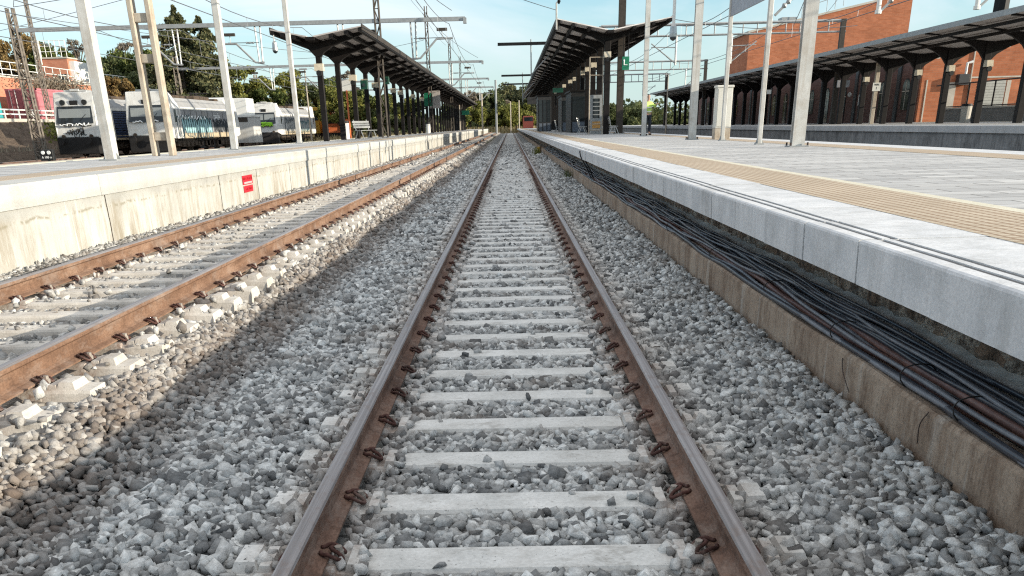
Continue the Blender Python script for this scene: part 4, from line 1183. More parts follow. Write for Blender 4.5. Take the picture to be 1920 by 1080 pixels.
# cantilever beams left of near canopy
for Y, px, py, ppx, top, lab in ((80,933,83,997,70,'dark cantilever beam above the middle track, nearest'),(124,940,142,981,133,'dark cantilever beam above middle track, second'),(150,943,158,981,150,'dark cantilever beam above middle track, farthest')):
    p = at(px, py, Y); t = thing('cantilever_beam', lab, 'gantry', (7.0, Y, ZP))
    z = p.z-ZP
    mb = MB(); mb.box(p.x-7, .2, -.12, .12, z-.12, z+.1); mb.build('beam', M['darker'], t)
    mb = MB(); mb.box(-.18,.18,-.16,.16,0,z+.3); mb.build('mast', M['mast_dark'], t)
    xx = Xat(ppx, Y)-7
    mb = MB(); mb.tube([(xx,0,z+.3),(xx,0,z-2.6)], .05, 6); mb.tube([(xx,0,z-2.3),(xx+1.8,0,z-.6)], .04, 6); mb.build('drop_post', M['grey_post'], t)
# insulator on the near canopy tip
p = at(1046, 12, yR0-1.5); t = thing('feeder_insulator', 'dark insulator on a white bracket at the near canopy tip', 'insulator', (Xat(1043,yR0-1.5), yR0-1.5, zeR+.1))
mb = MB(); mb.tube([(0,-.2,-.6),(0,-.2,.75),(.12,-.2,.85)], .05, 6); mb.build('bracket', M['white_post'], t)
mb = MB(); insul(mb, (.14,-.2,.7), (.16,-.2,2.4), .10, 6); mb.build('insulator', M['darker'], t)
# far thin posts on the horizon
for px, py, Y, r, mt in ((903,176,190,.16,'conc_post'),(929,150,200,.22,'grey_post'),(957,190,230,.12,'conc_post'),(973,188,220,.12,'conc_post'),(861,196,170,.1,'conc_post')):
    p = at(px, py, Y); t = MB().tube([(p.x,Y,.1),(p.x,Y,p.z)], r, 6).build('far_mast', M[mt], loc=(p.x,Y,.1))
    tag(t, 'thin pale mast among the far trees, at %s' % {903:'left platform end',929:'centre left, tallest',957:'the vanishing rails',973:'the near platform tip',861:'the left canopy tip'}[px], 'mast')

# ------------------------------------------------------------------ overhead wires
def wire(p, q, sag, r, label, n=14, grp='overhead wires'):
    p = Vector(p); q = Vector(q); pts = []
    for i in range(n+1):
        u = i/n; v = p.lerp(q, u); v.z -= sag*4*u*(1-u); pts.append(v)
    mb = MB(); mb.tube(pts, r, 4); return tag(mb.build('overhead_wire', M['wire'], loc=p), label, 'wire', grp)
def track_wires(x, ys, zc, zm, who, r=.018):
    for a, b in zip(ys[:-1], ys[1:]):
        t = thing('contact_line', 'droppered contact line above %s, span from %d to %d m' % (who, a, b), 'wire', (x, a, zc), 0, 'contact lines')
        mb = MB(); mb.tube([(0,0,0),(0,b-a,0)], r, 4); mb.build('contact_wire', M['wire'], t)
        pts = [(0,(b-a)*i/12,(zm-zc)-.75*4*(i/12)*(1-i/12)) for i in range(13)]
        mb = MB(); mb.tube(pts, r, 4); mb.build('messenger_wire', M['wire'], t)
        mb = MB()
        for i in range(1, 12, 2): mb.tube([(0,(b-a)*i/12,0),(0,(b-a)*i/12,pts[i][2])], r*.6, 3)
        mb.build('dropper', M['wire'], t)
track_wires(-3.6, (-12, 22, 60, 98, 133, 172), 6.3, 7.5, 'the left track')
track_wires(-12.6, (0, 30, 60, 98, 133), 6.3, 7.5, 'the yard track behind left platform')
track_wires(-20.0, (0, 30, 60, 98, 133), 6.3, 7.5, 'the middle of the yard')
track_wires(-25, (0, 30, 60, 98, 133), 6.3, 7.6, 'the long graffiti locomotive')
track_wires(10.6, (0, 40, 62, 100, 126), 6.3, 7.3, 'the first track beyond near platform')
track_wires(17.4, (0, 40, 62, 100, 126), 6.3, 7.3, 'the track beside the station platform')
WS = [((-30,60,9.0),(-9,24,15),'long grey wire rising from the left mast to the upper right'),((-8.4,60,12.5),(-30,60,9.0),'high feeder wire between the two nearest left masts'),
      ((-8.4,60,12.6),(-8.5,98,12.2),'top feeder wire running on from the near mast'),((-8.5,98,12.2),(-8.5,133,12),'top feeder wire in the second span'),
      ((-8.4,60,12.6),(-3.4,60,8.2),'tie wire from mast top to the beam end'),((-8.5,98,12.2),(-3.1,98,8.1),'tie wire from second mast top to beam end'),
      ((-60,90,11),(-16,45,12.5),'long wire across the sky above the terrace'),((-60,94,9.5),(-14,60,11.2),'lower long wire above the terrace'),
      ((-30,60,8.6),(-10,100,8.2),'slanting wire from left mast toward the second gantry'),((-26,30,9.5),(-30,60,8.9),'wire coming overhead to the left mast'),
      ((-24,105,8.9),(-8.5,98,9.8),'thin stay wire to second mast'),((10.5,62,7.6),(22,62,7.0),'thin cross wire under nearest truss'),
      ((7,60,12),(21,34,10.5),'sloping wire from dark mast over the far tracks'),((7,60,11.5),(33,75,9.8),'thin wire from dark mast to station roof'),
      ((3,62,8.3),(-8.4,60,12.6),'pale wire between the two canopies'),((12,40,6.2),(34,120,11),'rising wire before the orange block, lower'),((14,40,7.2),(38,120,13),'rising wire before the orange block, upper')]
for a, b, lab in WS: wire(a, b, .35, .018, lab)

# ------------------------------------------------------------------ locomotives
def plane_tube(parent, pts, r, mat, name, x=None, y=None, z0=0, off=(0,0)):
    "strokes as thin ribbons lying on a side (x fixed) or front (y fixed)"
    mb = MB(); P = []
    for p in pts:
        P.append((x, off[0]+p[0], off[1]+p[2]) if x is not None else (off[0]+p[0], y, off[1]+p[2]))
    mb.tube(P, r, 4)
    return mb
def loco(x, y, z, label, L, variant, seed):
    t = thing('locomotive', label, 'locomotive', (x, y, z)); W = 1.49
    def ring(yy, w, zb, zs, wt, zt, yt=0):
        return [(-w,yy,zb),(w,yy,zb),(w,yy,zs),(wt,yy+yt,zt),(-wt,yy+yt,zt),(-w,yy,zs)]
    cabc = M['loco_white']; mid = M['loco_grey'] if variant != 1 else M['bluegrille']
    for s in (0, 1):
        f = (lambda yy: yy) if s == 0 else (lambda yy: L-yy)
        mb = MB()
        rs = [[(-1.34,f(0.0),1.25),(1.34,f(0.0),1.25),(1.34,f(0.02),2.0),(1.27,f(.38),3.45),(-1.27,f(.38),3.45),(-1.34,f(0.02),2.0)],
              [(-1.46,f(.22),1.15),(1.46,f(.22),1.15),(1.46,f(.24),2.1),(1.32,f(.50),3.95),(-1.32,f(.50),3.95),(-1.46,f(.24),2.1)],
              [(-W,f(.95),1.0),(W,f(.95),1.0),(W,f(.95),2.9),(1.28,f(1.1),4.0),(-1.28,f(1.1),4.0),(-W,f(.95),2.9)],
              [(-W,f(2.6),1.0),(W,f(2.6),1.0),(W,f(2.6),2.9),(1.0,f(2.6),3.75),(-1.0,f(2.6),3.75),(-W,f(2.6),2.9)]]
        if s: rs = [[r[i] for i in (0,5,4,3,2,1)] for r in rs]
        mb.loft(rs); cab = mb.build('cab', cabc, t, bevel=.03)
        if s == 0:
            # windscreen follows the rake of the front (0.02 at z 2.0 to .55 at z 3.35)
            def fr(xx, zz, o=.015): return (xx, .02+(zz-2.0)*.36/1.45-o, zz)
            mb = MB(); mb.add([fr(-1.2,2.08), fr(1.2,2.08), fr(1.12,3.12), fr(-1.12,3.12)], [(0,1,2,3)]); mb.add([fr(-1.2,2.08,.0), fr(1.2,2.08,.0), fr(1.12,3.12,.0), fr(-1.12,3.12,.0)], [(3,2,1,0)])
            wsn = mb.build('windscreen', M['glass'], cab)
            for a, b in (((-1.05,-.06),(.06,1.05)) if variant != 1 else ((-1.05,1.05),)):
                mb = MB(); mb.add([fr(a,2.42,.03), fr(b,2.42,.03), fr(b,2.96,.03), fr(a,2.96,.03)], [(0,1,2,3)]); mb.build('sunblind', M['blind'], wsn)
            mb = MB(); mb.tube([fr(.3,2.2,.05), fr(.75,2.62,.05)], .012, 4); mb.build('wiper', M['black'], wsn)
            for sx in ((-1,1) if variant == 1 else ()):
                mb = MB(); p = fr(sx*.72,3.34,.10); mb.cyl(p, .17, .14, 16, 'y'); mb.build('headlight', M['glass'], cab)
            mb = MB(); p = fr(0,3.34,.06); mb.box(-.26,.26,p[1],p[1]+.1,3.2,3.46); mb.build('marker_light', M['black'], cab)
            for sx in (-1,1):
                mb = MB(); mb.cyl((sx*.92,-.06,1.28), .13, .12, 14, 'y'); mb.build('headlight', M['bogie'], cab)
                mb = MB(); mb.cyl((sx*.88,-.55,1.02), .07, .5, 10, 'y'); mb.cyl((sx*.88,-.62,1.02), .23, .07, 16, 'y'); mb.build('buffer', M['under'], t)
            mb = MB(); mb.box(-1.36,1.36,-.15,.6,.2,1.23); mb.build('snow_plough', M['under'], t, bevel=.05)
            mb = MB(); mb.box(-.75,.75,.85,1.7,3.98,4.10); mb.box(-.30,.30,.75,.9,4.02,4.16); mb.build('roof_horn', M['loco_lgrey'], t, bevel=.02)
        for sx in (-1, 1):
            mb = MB(); yy0, yy1 = sorted((f(1.25), f(1.62))); mb.box(min(sx*1.492,sx*1.502),max(sx*1.492,sx*1.502),yy0,yy1,2.05,2.85)
            mb.build('side_window', M['glass'], cab)
            mb = MB(); yy0, yy1 = sorted((f(1.95), f(2.35))); mb.box(min(sx*1.492,sx*1.500),max(sx*1.492,sx*1.500),yy0,yy1,1.1,2.9)
            mb.build('cab_door', M['loco_lgrey'], cab)
    mb = MB(); rs = [ring(yy, W-.02, 1.0, 2.98, 1.02, 3.62) for yy in (2.6, L-2.6)]; mb.loft(rs, cap=False)
    b = mb.build('body', mid if variant != 1 else M['loco_grey'], t)
    mb = MB(); mb.box(W-.035, W-.005, 2.6, L-2.6, 2.86, 3.02); mb.box(-W+.005,-W+.035,2.6,L-2.6,2.86,3.02); mb.build('cant_rail', M['loco_white'], b)
    if variant == 1:
        mb = MB()
        for k in range(11): mb.box(W-.03,W+.01,2.65,6.4,1.15+k*.155,1.255+k*.155)
        mb.build('ventilation_grille', M['bluegrille'], b)
        mb = MB(); mb.box(W-.025,W-.01,2.62,6.5,1.1,2.85); mb.build('grille_backing', M['black'], b)
    mb = MB()
    for k in range(9): yy = 3.4+k*(L-6.8)/8; mb.box(W-.03,W-.008,yy-.02,yy+.02,1.36,2.85)
    mb.build('panel_seam', M['under'], b)
    mb = MB()
    rq = random.Random(seed)
    for k in range(10): yy = 5.9+rq.random()*(L-12); mb.box(.9,1.32,yy,yy+rq.uniform(.3,.9),.35+rq.random()*.2,.8)
    mb.box(.88,.93,5.6,L-5.2,.5,.81); mb.build('underframe_box', M['bogie'], t)
    mb = MB(); mb.box(-.9,.9,3.2,6.5,3.62,3.82); mb.box(-.8,.8,8,11.5,3.62,3.90); mb.box(-.9,.9,12.6,L-3.4,3.62,3.80); mb.build('roof_equipment', M['bogie'], t, bevel=.05)
    mb = MB(); y0 = L-5
    mb.tube([(-.5,y0,3.85),(0,y0-1.3,4.08),(.5,y0,3.85)], .035, 5); mb.tube([(-.8,y0-.4,4.16),(.8,y0-.4,4.16)], .05, 5); mb.box(-.4,.4,y0-.5,y0+.4,3.80,3.9); mb.tube([(0,y0-1.3,4.08),(0,y0-.4,4.16)], .035, 5)
    for k in (3.6, 4.4, 5.2, L-8, L-7): insul(mb, (.3,k,3.8), (.3,k,4.15), .11, 3)
    mb.build('pantograph', M['under'], t)
    mb = MB(); mb.box(-1.25,1.25,1.0,L-1.0,.82,1.01); mb.box(-1.2,1.2,6.6,L-6.6,.25,.85); mb.build('underframe', M['under'], t)
    mb = MB(); mb.box(W-.03,W+.004,2.7,L-2.7,1.0,1.35); mb.build('dirty_skirt', plain('ochre_dirt_skirt', (.38,.31,.21), .8, 0, .3, 4), t)
    for yc in (3.9, L-3.9):
        mb = MB()
        for sx in (-1,1):
            mb.xprism([(yc-2.1,.55),(yc-1.2,.45),(yc+1.2,.45),(yc+2.1,.55),(yc+2.0,.85),(yc-2.0,.85)][::-1], sx*1.18-.09, sx*1.18+.09)
            for k in (-1.3,-.4,.4,1.3): mb.cyl((sx*1.30-.05,yc+k,.62), .12, .12, 8, 'x')
        bg = mb.build('bogie', M['bogie'], t)
        for k in (-1.3, 1.3):
            for sx in (-1, 1):
                mb = MB(); mb.cyl((sx*.87-.07,yc+k,.60), .60, .14, 24, 'x'); mb.build('wheel', M['bogie'], bg)
    return t, b
def strokes(parent, name, mat, x=None, y=None, specs=(), seed=0, r=.03):
    mb = MB()
    for i, (cx, cz, w, h, n, tall) in enumerate(specs):
        P = []
        for p in squig(seed+i, w, h, n, r, 1, tall):
            P.append((x, cx+p[0], cz+p[2]) if x is not None else (cx+p[0], y if y is not None else 0, cz+p[2]))
        mb.tube(P, r, 4)
    return mb.build(name, mat, parent)
l1, b1 = loco(-28.6, 62, .41, 'white locomotive with black scribbled nose tags and navy side grille, leftmost', 18.9, 1, 1)
strokes(l1, 'graffiti', M['black'], y=-.02, specs=((-.1,1.55,1.0,.45,14,False),(.2,1.62,.8,.5,12,False),(-.5,1.5,.5,.2,9,False),(.05,1.42,.7,.55,10,False)), seed=10, r=.022)
strokes(l1, 'graffiti', M['black'], y=-.03, specs=((-.55,1.98,1.0,.22,14,False),(.5,2.0,1.0,.22,14,False)), seed=20, r=.03)
strokes(l1, 'graffiti', M['white_spray'], y=-.05, specs=((-.55,2.0,.9,.16,12,False),(.5,2.02,.9,.16,12,False)), seed=30, r=.035)
l2, b2 = loco(-24.45, 63.5, .41, 'long white and grey locomotive with pale teal side graffiti beside the concrete ladder post', 16.8, 2, 2)
xs_ = 1.505
def fat_letters(parent, x, y0, y1, z0, z1, n, fill, line, seed):
    rg = random.Random(seed); mf = MB(); ml = MB(); w = (y1-y0)/n
    for i in range(n):
        a = y0+i*w; b = a+w*1.05; top = z1+rg.uniform(-.12,.12); bot = z0+rg.uniform(-.12,.12); k = rg.uniform(.2,.5)
        pts = [(a,bot),(a+w*k,bot-.05),(a+w*.5,bot+(top-bot)*.35),(b-w*k,bot-.03),(b,bot+.05),(b-w*.1,top-.1),(b-w*.35,top+.05),(a+w*.5,top-(top-bot)*.3),(a+w*.25,top+.03),(a+.02,top-.1)]
        o_ = .0008*i
        mf.add([(x+o_,p,q) for p, q in pts], [tuple(range(len(pts)))])
        lp_ = smooth_path([(x+.008+o_,p,q) for p, q in pts+[pts[0]]], 3); ml.tube(lp_, .028, 4)
        if rg.random() < .8: ml.tube(smooth_path([(x+.008,a+w*.3,bot+.1),(x+.008,a+w*.6,(top+bot)/2),(x+.008,a+w*.4,top-.2)]), .022, 4)
    mf.build('graffiti', fill, parent); ml.build('graffiti', line, parent)
fat_letters(b2, xs_-.02, 1.6, 9.0, 1.15, 2.35, 8, M['teal_spray'], plain('dark_teal_line', (.03,.07,.085)), 5)
strokes(b2, 'graffiti', plain('dark_spray', (.04,.05,.06)), x=xs_, specs=((11.6,1.75,4.0,.8,30,True),(11.4,2.2,3.8,.25,20,True)), seed=50, r=.03)
strokes(b2, 'graffiti', M['white_spray'], x=xs_-.01, specs=((5,2.35,6,.25,26,True),), seed=60, r=.03)
text_mesh('renfe', .75, M['white_spray'], 'lettering', b2, (xs_-.02, 10.6, 2.45), (PI/2,0,PI/2))
strokes(l2, 'graffiti', M['white_spray'], y=-.04, specs=((-.6,2.12,.8,.12,10,False),(.55,2.12,.7,.14,10,False)), seed=70, r=.035)
l3, b3 = loco(-25.3, 97, .41, 'white locomotive with lime green graffiti below its windscreen', 18.9, 3, 3)
strokes(l3, 'graffiti', M['black'], y=-.05, specs=((0,2.0,1.9,.45,26,True),), seed=80, r=.05)
strokes(l3, 'graffiti', M['lime'], y=-.12, specs=((-.05,2.02,1.7,.28,24,False),(0,1.92,1.7,.25,22,False),(.05,2.12,1.6,.2,20,False)), seed=81, r=.06)
fat_letters(b3, xs_-.02, 3.0, 8.2, 1.2, 2.5, 5, M['loco_lgrey'], plain('slate_line', (.05,.07,.08)), 9)
fat_letters(b3, xs_-.02, 9.4, 16.0, 1.2, 2.3, 6, M['loco_lgrey'], plain('teal_line', (.03,.12,.13)), 11)
# white box wagon between locomotives
bw = thing('box_wagon', 'small white box wagon coupled between the two graffiti locomotives', 'wagon', (-23.6, 83.2, .41))
mb = MB(); mb.bbox(-.9,.95,0,2.6,.45,2.55,.03); mb.build('lower_body', M['loco_lgrey'], bw)
mb = MB(); mb.box(-.95,1.0,-.05,2.7,2.55,2.70); mb.build('ledge', M['white'], bw)
mb = MB(); mb.bbox(-1.0,.55,.1,2.5,2.70,4.05,.03); mb.build('upper_box', M['white'], bw)
mb = MB(); mb.box(-.5,.5,-.02,-.005,2.15,2.5); mb.build('vent', M['mast_dark'], bw)
for k in (.6, 2.0):
    mb = MB(); mb.cyl((.8,k,.42), .42, .12, 20, 'x'); mb.cyl((-.9,k,.42), .42, .12, 20, 'x'); mb.build('wheel', M['bogie'], bw)
# orange works vehicles beyond
def wagon(px0, px1, pyt, Y, mat, label, L=7, name='works_wagon', zr=.41):
    x0, x1 = Xat(px0, Y), Xat(px1, Y); zt = Zat(px0, pyt, Y)
    t = thing(name, label, 'wagon', ((x0+x1)/2, Y, zr)); w = (x1-x0)/2
    mb = MB(); mb.bbox(-w,w,0,L,1.0,zt-zr,.05); mb.build('body', mat, t)
    mb = MB(); mb.box(-w*.9,w*.9,.05,L-.05,.55,.99); mb.build('underframe', M['under'], t)
    mb = MB(); mb.box(-w*.7,w*.7,-.03,-.005,(zt-zr)*.62,(zt-zr)*.9); mb.build('window', M['glass'], t)
    for k in (1.2, L-1.2):
        mb = MB(); mb.cyl((w*.85-.06,k,.45), .45, .12, 18, 'x'); mb.cyl((-w*.85-.06,k,.45), .45, .12, 18, 'x'); mb.build('wheel', M['bogie'], t)
    return t
wagon(611, 642, 211, 118, M['orange'], 'orange works wagon seen between left canopy columns', 8)
wagon(588, 600, 201, 120, M['yellow'], 'yellow works wagon just behind the farthest locomotive', 5)
wagon(596, 612, 213, 122, M['red'], 'red and orange works wagon between yellow and orange ones', 5)
# red train far away beyond the near platform
rt = thing('railcar', 'small red railcar far off at the end of the near platform', 'train', (Xat(991,242), 242, .3))
mb = MB(); mb.bbox(-1.3,1.3,0,12,.9,3.7,.15); mb.build('body', plain('railcar_red', (.36,.08,.05)), rt)
mb = MB(); mb.box(-1.1,1.1,-.04,-.01,2.5,3.4); mb.build('windscreen', M['glass'], rt)
mb = MB(); mb.box(-1.3,1.3,.1,17.9,.2,.88); mb.build('underframe', M['under'], rt)

# dwarf signal
dsx, dsy = -12.05, 27.0
p = at(91, 300, 27.0)
ds = thing('dwarf_signal', 'small black ground signal with two white lenses at left platform back', 'signal', (p.x, 27.0, .25))
mb = MB(); zz = p.z-.25
mb.box(-.03,.03,0,.06,0,zz); mb.build('post', M['darker'], ds)
mb = MB(); mb.bbox(-.19,.19,-.06,.08,zz-.02,zz+.28,.01); mb.build('housing', M['black'], ds)
for s in (-.085,.085):
    mb = MB(); mb.cyl((s,-.085,zz+.20), .05, .03, 16, 'y'); mb.build('lens', M['white_spray'], ds)
text_mesh('A 100 m', .085, M['white_spray'], 'lettering', ds, (0,-.064,zz+.07), (PI/2,0,0))

# ------------------------------------------------------------------ left terrace, containers, brick tower
tw = thing('terrace_wall', 'salmon brick terrace wall above the containers at far left', 'wall', (-42, 40, 2.8))
mb = MB(); mb.box(-.35,0,0,82,0,3.55); mb.build('wall', M['brick_pink'], tw)
mb = MB(); mb.box(-.42,.08,0,82,3.55,3.68); mb.build('capping', M['stone_trim'], tw)
rl = thing('terrace_railing', 'white metal railing on top of the salmon terrace wall', 'railing', (-42.1, 40, 6.48))
mb = MB()
for z in (.12,.55,1.1): mb.tube([(0,0,z),(0,82,z)], .035, 5)
mb.build('rail', M['white'], rl)
mb = MB()
for i in range(56): mb.tube([(0,i*1.48,0),(0,i*1.48,1.12)], .035, 5)
tag(mb.build('baluster', M['white'], rl), kind='stuff')
gr = thing('guard_rail', 'pale pipe guard rail and kerb along the container yard edge', 'railing', (-36.3, 30, 2.75))
mb = MB(); mb.box(-.15,.15,0,88,-.05,.25); mb.build('kerb', M['stone_trim'], gr)
for z in (.55,.85):
    mb = MB(); mb.tube([(0,0,z),(0,88,z)], .05, 5); mb.build('rail', M['white'], gr)
mb = MB()
for i in range(45): mb.box(-.04,.04,i*2-.04,i*2+.04,.2,.9)
mb.build('post', M['white'], gr)
def container(x, y, z, w, l, h, side, end, label):
    t = thing('shipping_container', label, 'container', (x, y, z))
    prof = []; n = int(l/.28)
    mb = MB()
    pts = []
    for i in range(n):
        a = i*l/n; pts += [(w/2-.0, a+.02), (w/2, a+l/n*.45), (w/2-.05, a+l/n*.55), (w/2-.05, a+l/n*.95)]
    pts += [(w/2, l), (-w/2, l), (-w/2, 0)]
    m = len(pts); vs = [(a,b,.12) for a, b in pts]+[(a,b,h-.1) for a, b in pts]
    mb.add(vs, [(i,(i+1)%m,m+(i+1)%m,m+i) for i in range(m)]); mb.build('corrugated_side', side, t)
    mb = MB(); mb.box(-w/2-.01,w/2+.02,-.02,l+.01,0,.14); mb.box(-w/2-.01,w/2+.02,-.02,l+.01,h-.12,h)
    mb.box(w/2-.08,w/2+.02,-.02,.1,0,h); mb.build('frame', side, t)
    for s in (-1,1):
        mb = MB(); a, b = sorted((s*.03, s*(w/2-.1))); mb.box(a,b,-.05,-.01,.15,h-.14); d = mb.build('door', end, t)
        for k in (.35,.7):
            mb = MB(); mb.tube([(s*k*w/2,-.09,.12),(s*k*w/2,-.09,h-.1)], .025, 6); mb.build('locking_bar', M['white'], d)
    return t
container(-38.9, 76, 2.8, 2.5, 12, 2.5, M['pink'], M['plum'], 'pink shipping container with plum doors beside the locomotive')
container(-38.7, 58.5, 2.8, 2.4, 11.5, 2.1, M['teal'], M['teal'], 'teal shipping container at the left picture edge')
bt = thing('brick_tower', 'small salmon brick tower with roof railing above the terrace', 'building', (-47, 100, 6.2))
mb = MB(); mb.box(-1.7,1.35,0,3,0,2.95); mb.build('wall', M['brick_pink'], bt)
mb = MB(); mb.box(1.355,1.9,.3,3.5,0,2.7); mb.build('annex', M['white'], bt)
mb = MB(); mb.box(-1.8,1.45,-.1,3.1,2.95,3.08); mb.build('roof', M['stone_trim'], bt)
mb = MB(); mb.box(.1,1.05,-.04,-.005,.3,1.5); w_ = mb.build('window', M['glass'], bt)
mb = MB(); 
for k in (.1,.42,.74,1.03): mb.box(k-.02,k+.02,-.07,-.04,.3,1.5)
mb.box(.1,1.05,-.07,-.04,.88,.92); mb.build('window_frame', M['white'], w_)
mb = MB()
for i in range(7): mb.tube([(-1.75+i*.53,0,3.08),(-1.75+i*.53,0,4.6)], .03, 4)
for z in (3.6,4.1,4.6): mb.tube([(-1.75,0,z),(1.43,0,z)], .03, 4)
mb.build('roof_railing', M['white'], bt)
for s in (-1.75,-1.25):
    mb = MB(); mb.box(s-.07,s+.07,-.3,-.15,2.4,4.6); mb.build('vent_pipe', M['white'], bt)

# ------------------------------------------------------------------ station side (right)
Z3, X3 = 1.25, 20.0
mb = MB(); mb.box(X3+.5, 31, 6, 240, .1, Z3-.004); st_p = mb.build('platform', M['paver'], loc=(X3,6,0)); tag(st_p, kind='structure')
mb = MB(); mb.box(X3, X3+.5, 6, 240, .0, Z3-.30); child_of(mb, 'platform_wall', M['p3'], st_p)
mb = MB(); mb.bbox(X3-.08, X3+.5, 0, 1.985, Z3-.29, Z3, .02); o = mb.build('coping_block', M['p3top']); me3 = o.data; bpy.data.objects.remove(o)
for i in range(90):
    o = bpy.data.objects.new('coping_block', me3); COL.objects.link(o); o.parent = st_p; o.location = Vector((0, 20+i*2, 0))-st_p.location
YC0, NC, PC3, XC3 = 39.0, 26, 4.3, 25.5
c3 = thing('station_canopy', 'long single sided dark canopy with curved brackets at the station building', 'canopy', (XC3, YC0, Z3))
zf = 5.75-Z3; xe = 22.0-XC3; xb = 29.2-XC3; LY = 110
mb = MB(); mb.prism([(xe,zf-.02),(0,zf-.52),(xb,zf-.25),(xb,zf-.18),(0,zf-.44),(xe,zf+.05)], -1.0, LY)
for i in (3,4): mb.m[i] = 1
mb.build('roof_panel', [M['roof_under'], M['roof_top']], c3)
mb = MB(); mb.box(xe-.06,xe,-1.0,LY,zf-.08,zf+.16); mb.build('fascia', M['grey_post'], c3)
for x in (xe*.8,xe*.45,xb*.5):
    zz = zf-.5*(1-x/xe)-.1 if x < 0 else zf-.42
    mb = MB(); mb.box(x-.06,x+.06,-.9,LY-.1,zz-.14,zz+.0); mb.build('purlin', M['dark'], c3)
def arch(s, ex, ez):
    pts = [(0,zf-1.9)]
    for k in range(1, 7):
        a = k/6*PI/2; pts.append((ex*(1-math.cos(a))*.98, zf-1.9+(ez-.12-(zf-1.9))*math.sin(a)))
    pts += [(ex*.98, ez-.02), (0, zf-.54)]
    return pts if s > 0 else pts[::-1]
mb = MB(); mb.prism(arch(-1, xe, zf), -.09, .09); mb.prism(arch(1, xb, zf-.25), -.09, .09)
ro = mb.build('bracket', M['dark'], c3)
mb = MB(); mb.bbox(-.17,.17,-.17,.17,0,zf-.5,.02); co = mb.build('column', M['dark'], c3)
for i in range(1, NC):
    for q in (ro, co):
        c = q.copy(); COL.objects.link(c); c.location.y = i*PC3
for i in (2,3,4,5,7): lamp(c3, (.0, i*PC3-.35, zf-1.75), (M['cream_lamp'], M['black']), .34)
for i, x in ((3,1.0),(5,1.1),(7,.9)):
    mb = MB(); mb.box(x-.7,x+.7,i*PC3+1.0,i*PC3+1.2,zf-.75,zf-.6); mb.build('strip_lamp', M['white'], c3)
# station building
sb = thing('station_building', 'long station building with dark front arches and orange brick end behind the canopy', 'building', (31, 72.6, Z3))
mb = MB(); mb.box(0,.35,0,86,0,5.9); mb.build('facade', M['brick_dark'], sb)
mb = MB(); mb.box(0.0,24,-.3,0,0,5.9); mb.build('end_wall', M['brick'], sb)
mb = MB(); mb.box(-.1,24,-.35,86,5.9,6.05); mb.build('roof', M['roof_top'], sb)
mb = MB(); mb.box(.35,24,86,86.3,0,5.9); mb.box(23.7,24,0,86,0,5.9); mb.build('rear_wall', M['brick_dark'], sb)
for i in range(18):
    y = 1.6+i*4.6
    mb = MB(); pts = [(y,0.02 if i % 3 == 1 else .9),(y+1.3,.02 if i % 3 == 1 else .9),(y+1.3,2.5)]+[(y+.65+.65*math.cos(a),2.5+.65*math.sin(a)) for a in np.linspace(0.3,PI-.3,6)]+[(y,2.5)]
    mb.xprism(pts[::-1], -.05, -.003); w_ = mb.build('arched_window' if i % 3 != 1 else 'door', M['glass'], sb)
    mb = MB(); mb.box(-.07,-.05,y+.62,y+.68,.9 if i % 3 != 1 else .05,3.0); mb.box(-.07,-.05,y,y+1.3,2.2,2.27); mb.build('frame', M['stone_trim'], w_)
    if i % 2 == 0:
        mb = MB(); mb.box(-.12,-.003,y+1.9,y+2.5,0,5.2); mb.build('pilaster', M['cabin_dark'], sb)
# end wall features
mb = MB(); mb.box(1.9,2.6,-.345,-.305,.1,2.7); mb.build('stone_jamb', M['stone_trim'], sb)
mb = MB(); mb.box(.35,.45,-.345,-.305,0,2.9); mb.build('stone_jamb', M['stone_trim'], sb)
mb = MB(); mb.box(4.4,6.3,-.36,-.305,.4,2.75); 
for k in range(12): mb.box(4.4,6.3,-.38,-.36,.45+k*.19,.56+k*.19)
mb.build('roller_shutter', M['shutter'], sb)
mb = MB(); mb.box(6.4,6.7,-.34,-.305,.4,2.75); mb.build('stone_jamb', M['stone_trim'], sb)
mb = MB(); mb.box(8.2,10.2,-.36,-.305,3.3,4.1); mb.build('slate_sign', M['bluegrey'], sb)
mb = MB(); mb.tube([(7.9,-.36,3.4),(7.9,-.36,5.9)], .05, 6); mb.build('downpipe', M['brick'], sb)
mb = MB(); mb.tube([(3.6,-.36,.2),(3.6,-.36,5.9)], .06, 6); mb.build('downpipe', M['stone_trim'], sb)
mb = MB(); mb.box(9.0,10.4,-.34,-.305,.9,2.6); mb.build('stone_jamb', M['stone_trim'], sb)
mb = MB(); mb.box(2.62,24,-.33,-.305,2.95,3.05); mb.build('string_course', M['stone_trim'], sb)
ac = thing('wall_unit', 'dark grey air unit on the orange brick end wall', 'air conditioner', (33.95, 72.3, 4.1))
mb = MB(); mb.bbox(-.45,.35,-.55,-.005,-.35,.38,.03); mb.build('housing', M['cabin_dark'], ac)
mb = MB(); mb.tube([(.1,-.3,.38),(.1,-.3,1.1),(.5,-.3,1.2)], .10, 8); mb.build('duct', M['white'], ac)
lw = thing('low_wall', 'low dark rendered wall in front of the orange brick end', 'wall', (31, 48, Z3))
mb = MB(); mb.box(0,.3,0,20.5,0,.82); mb.build('wall', M['low_wall'], lw)
mb = MB(); mb.box(-.04,.34,0,20.5,.82,.92); mb.build('capping', M['stone_trim'], lw)
fn = thing('mesh_fence', 'dark metal fence frame standing on the low wall', 'fence', (31.15, 48, Z3+.92))
mb = MB(); mb.bar((0,0,1.5),(0,22,1.5),.06); mb.bar((0,0,.06),(0,20.4,.06),.05); mb.build('rail', M['dark'], fn)
for i in range(7):
    mb = MB(); mb.bar((0,i*3.4,0),(0,i*3.4,1.5),.08); mb.build('post', M['dark'], fn)
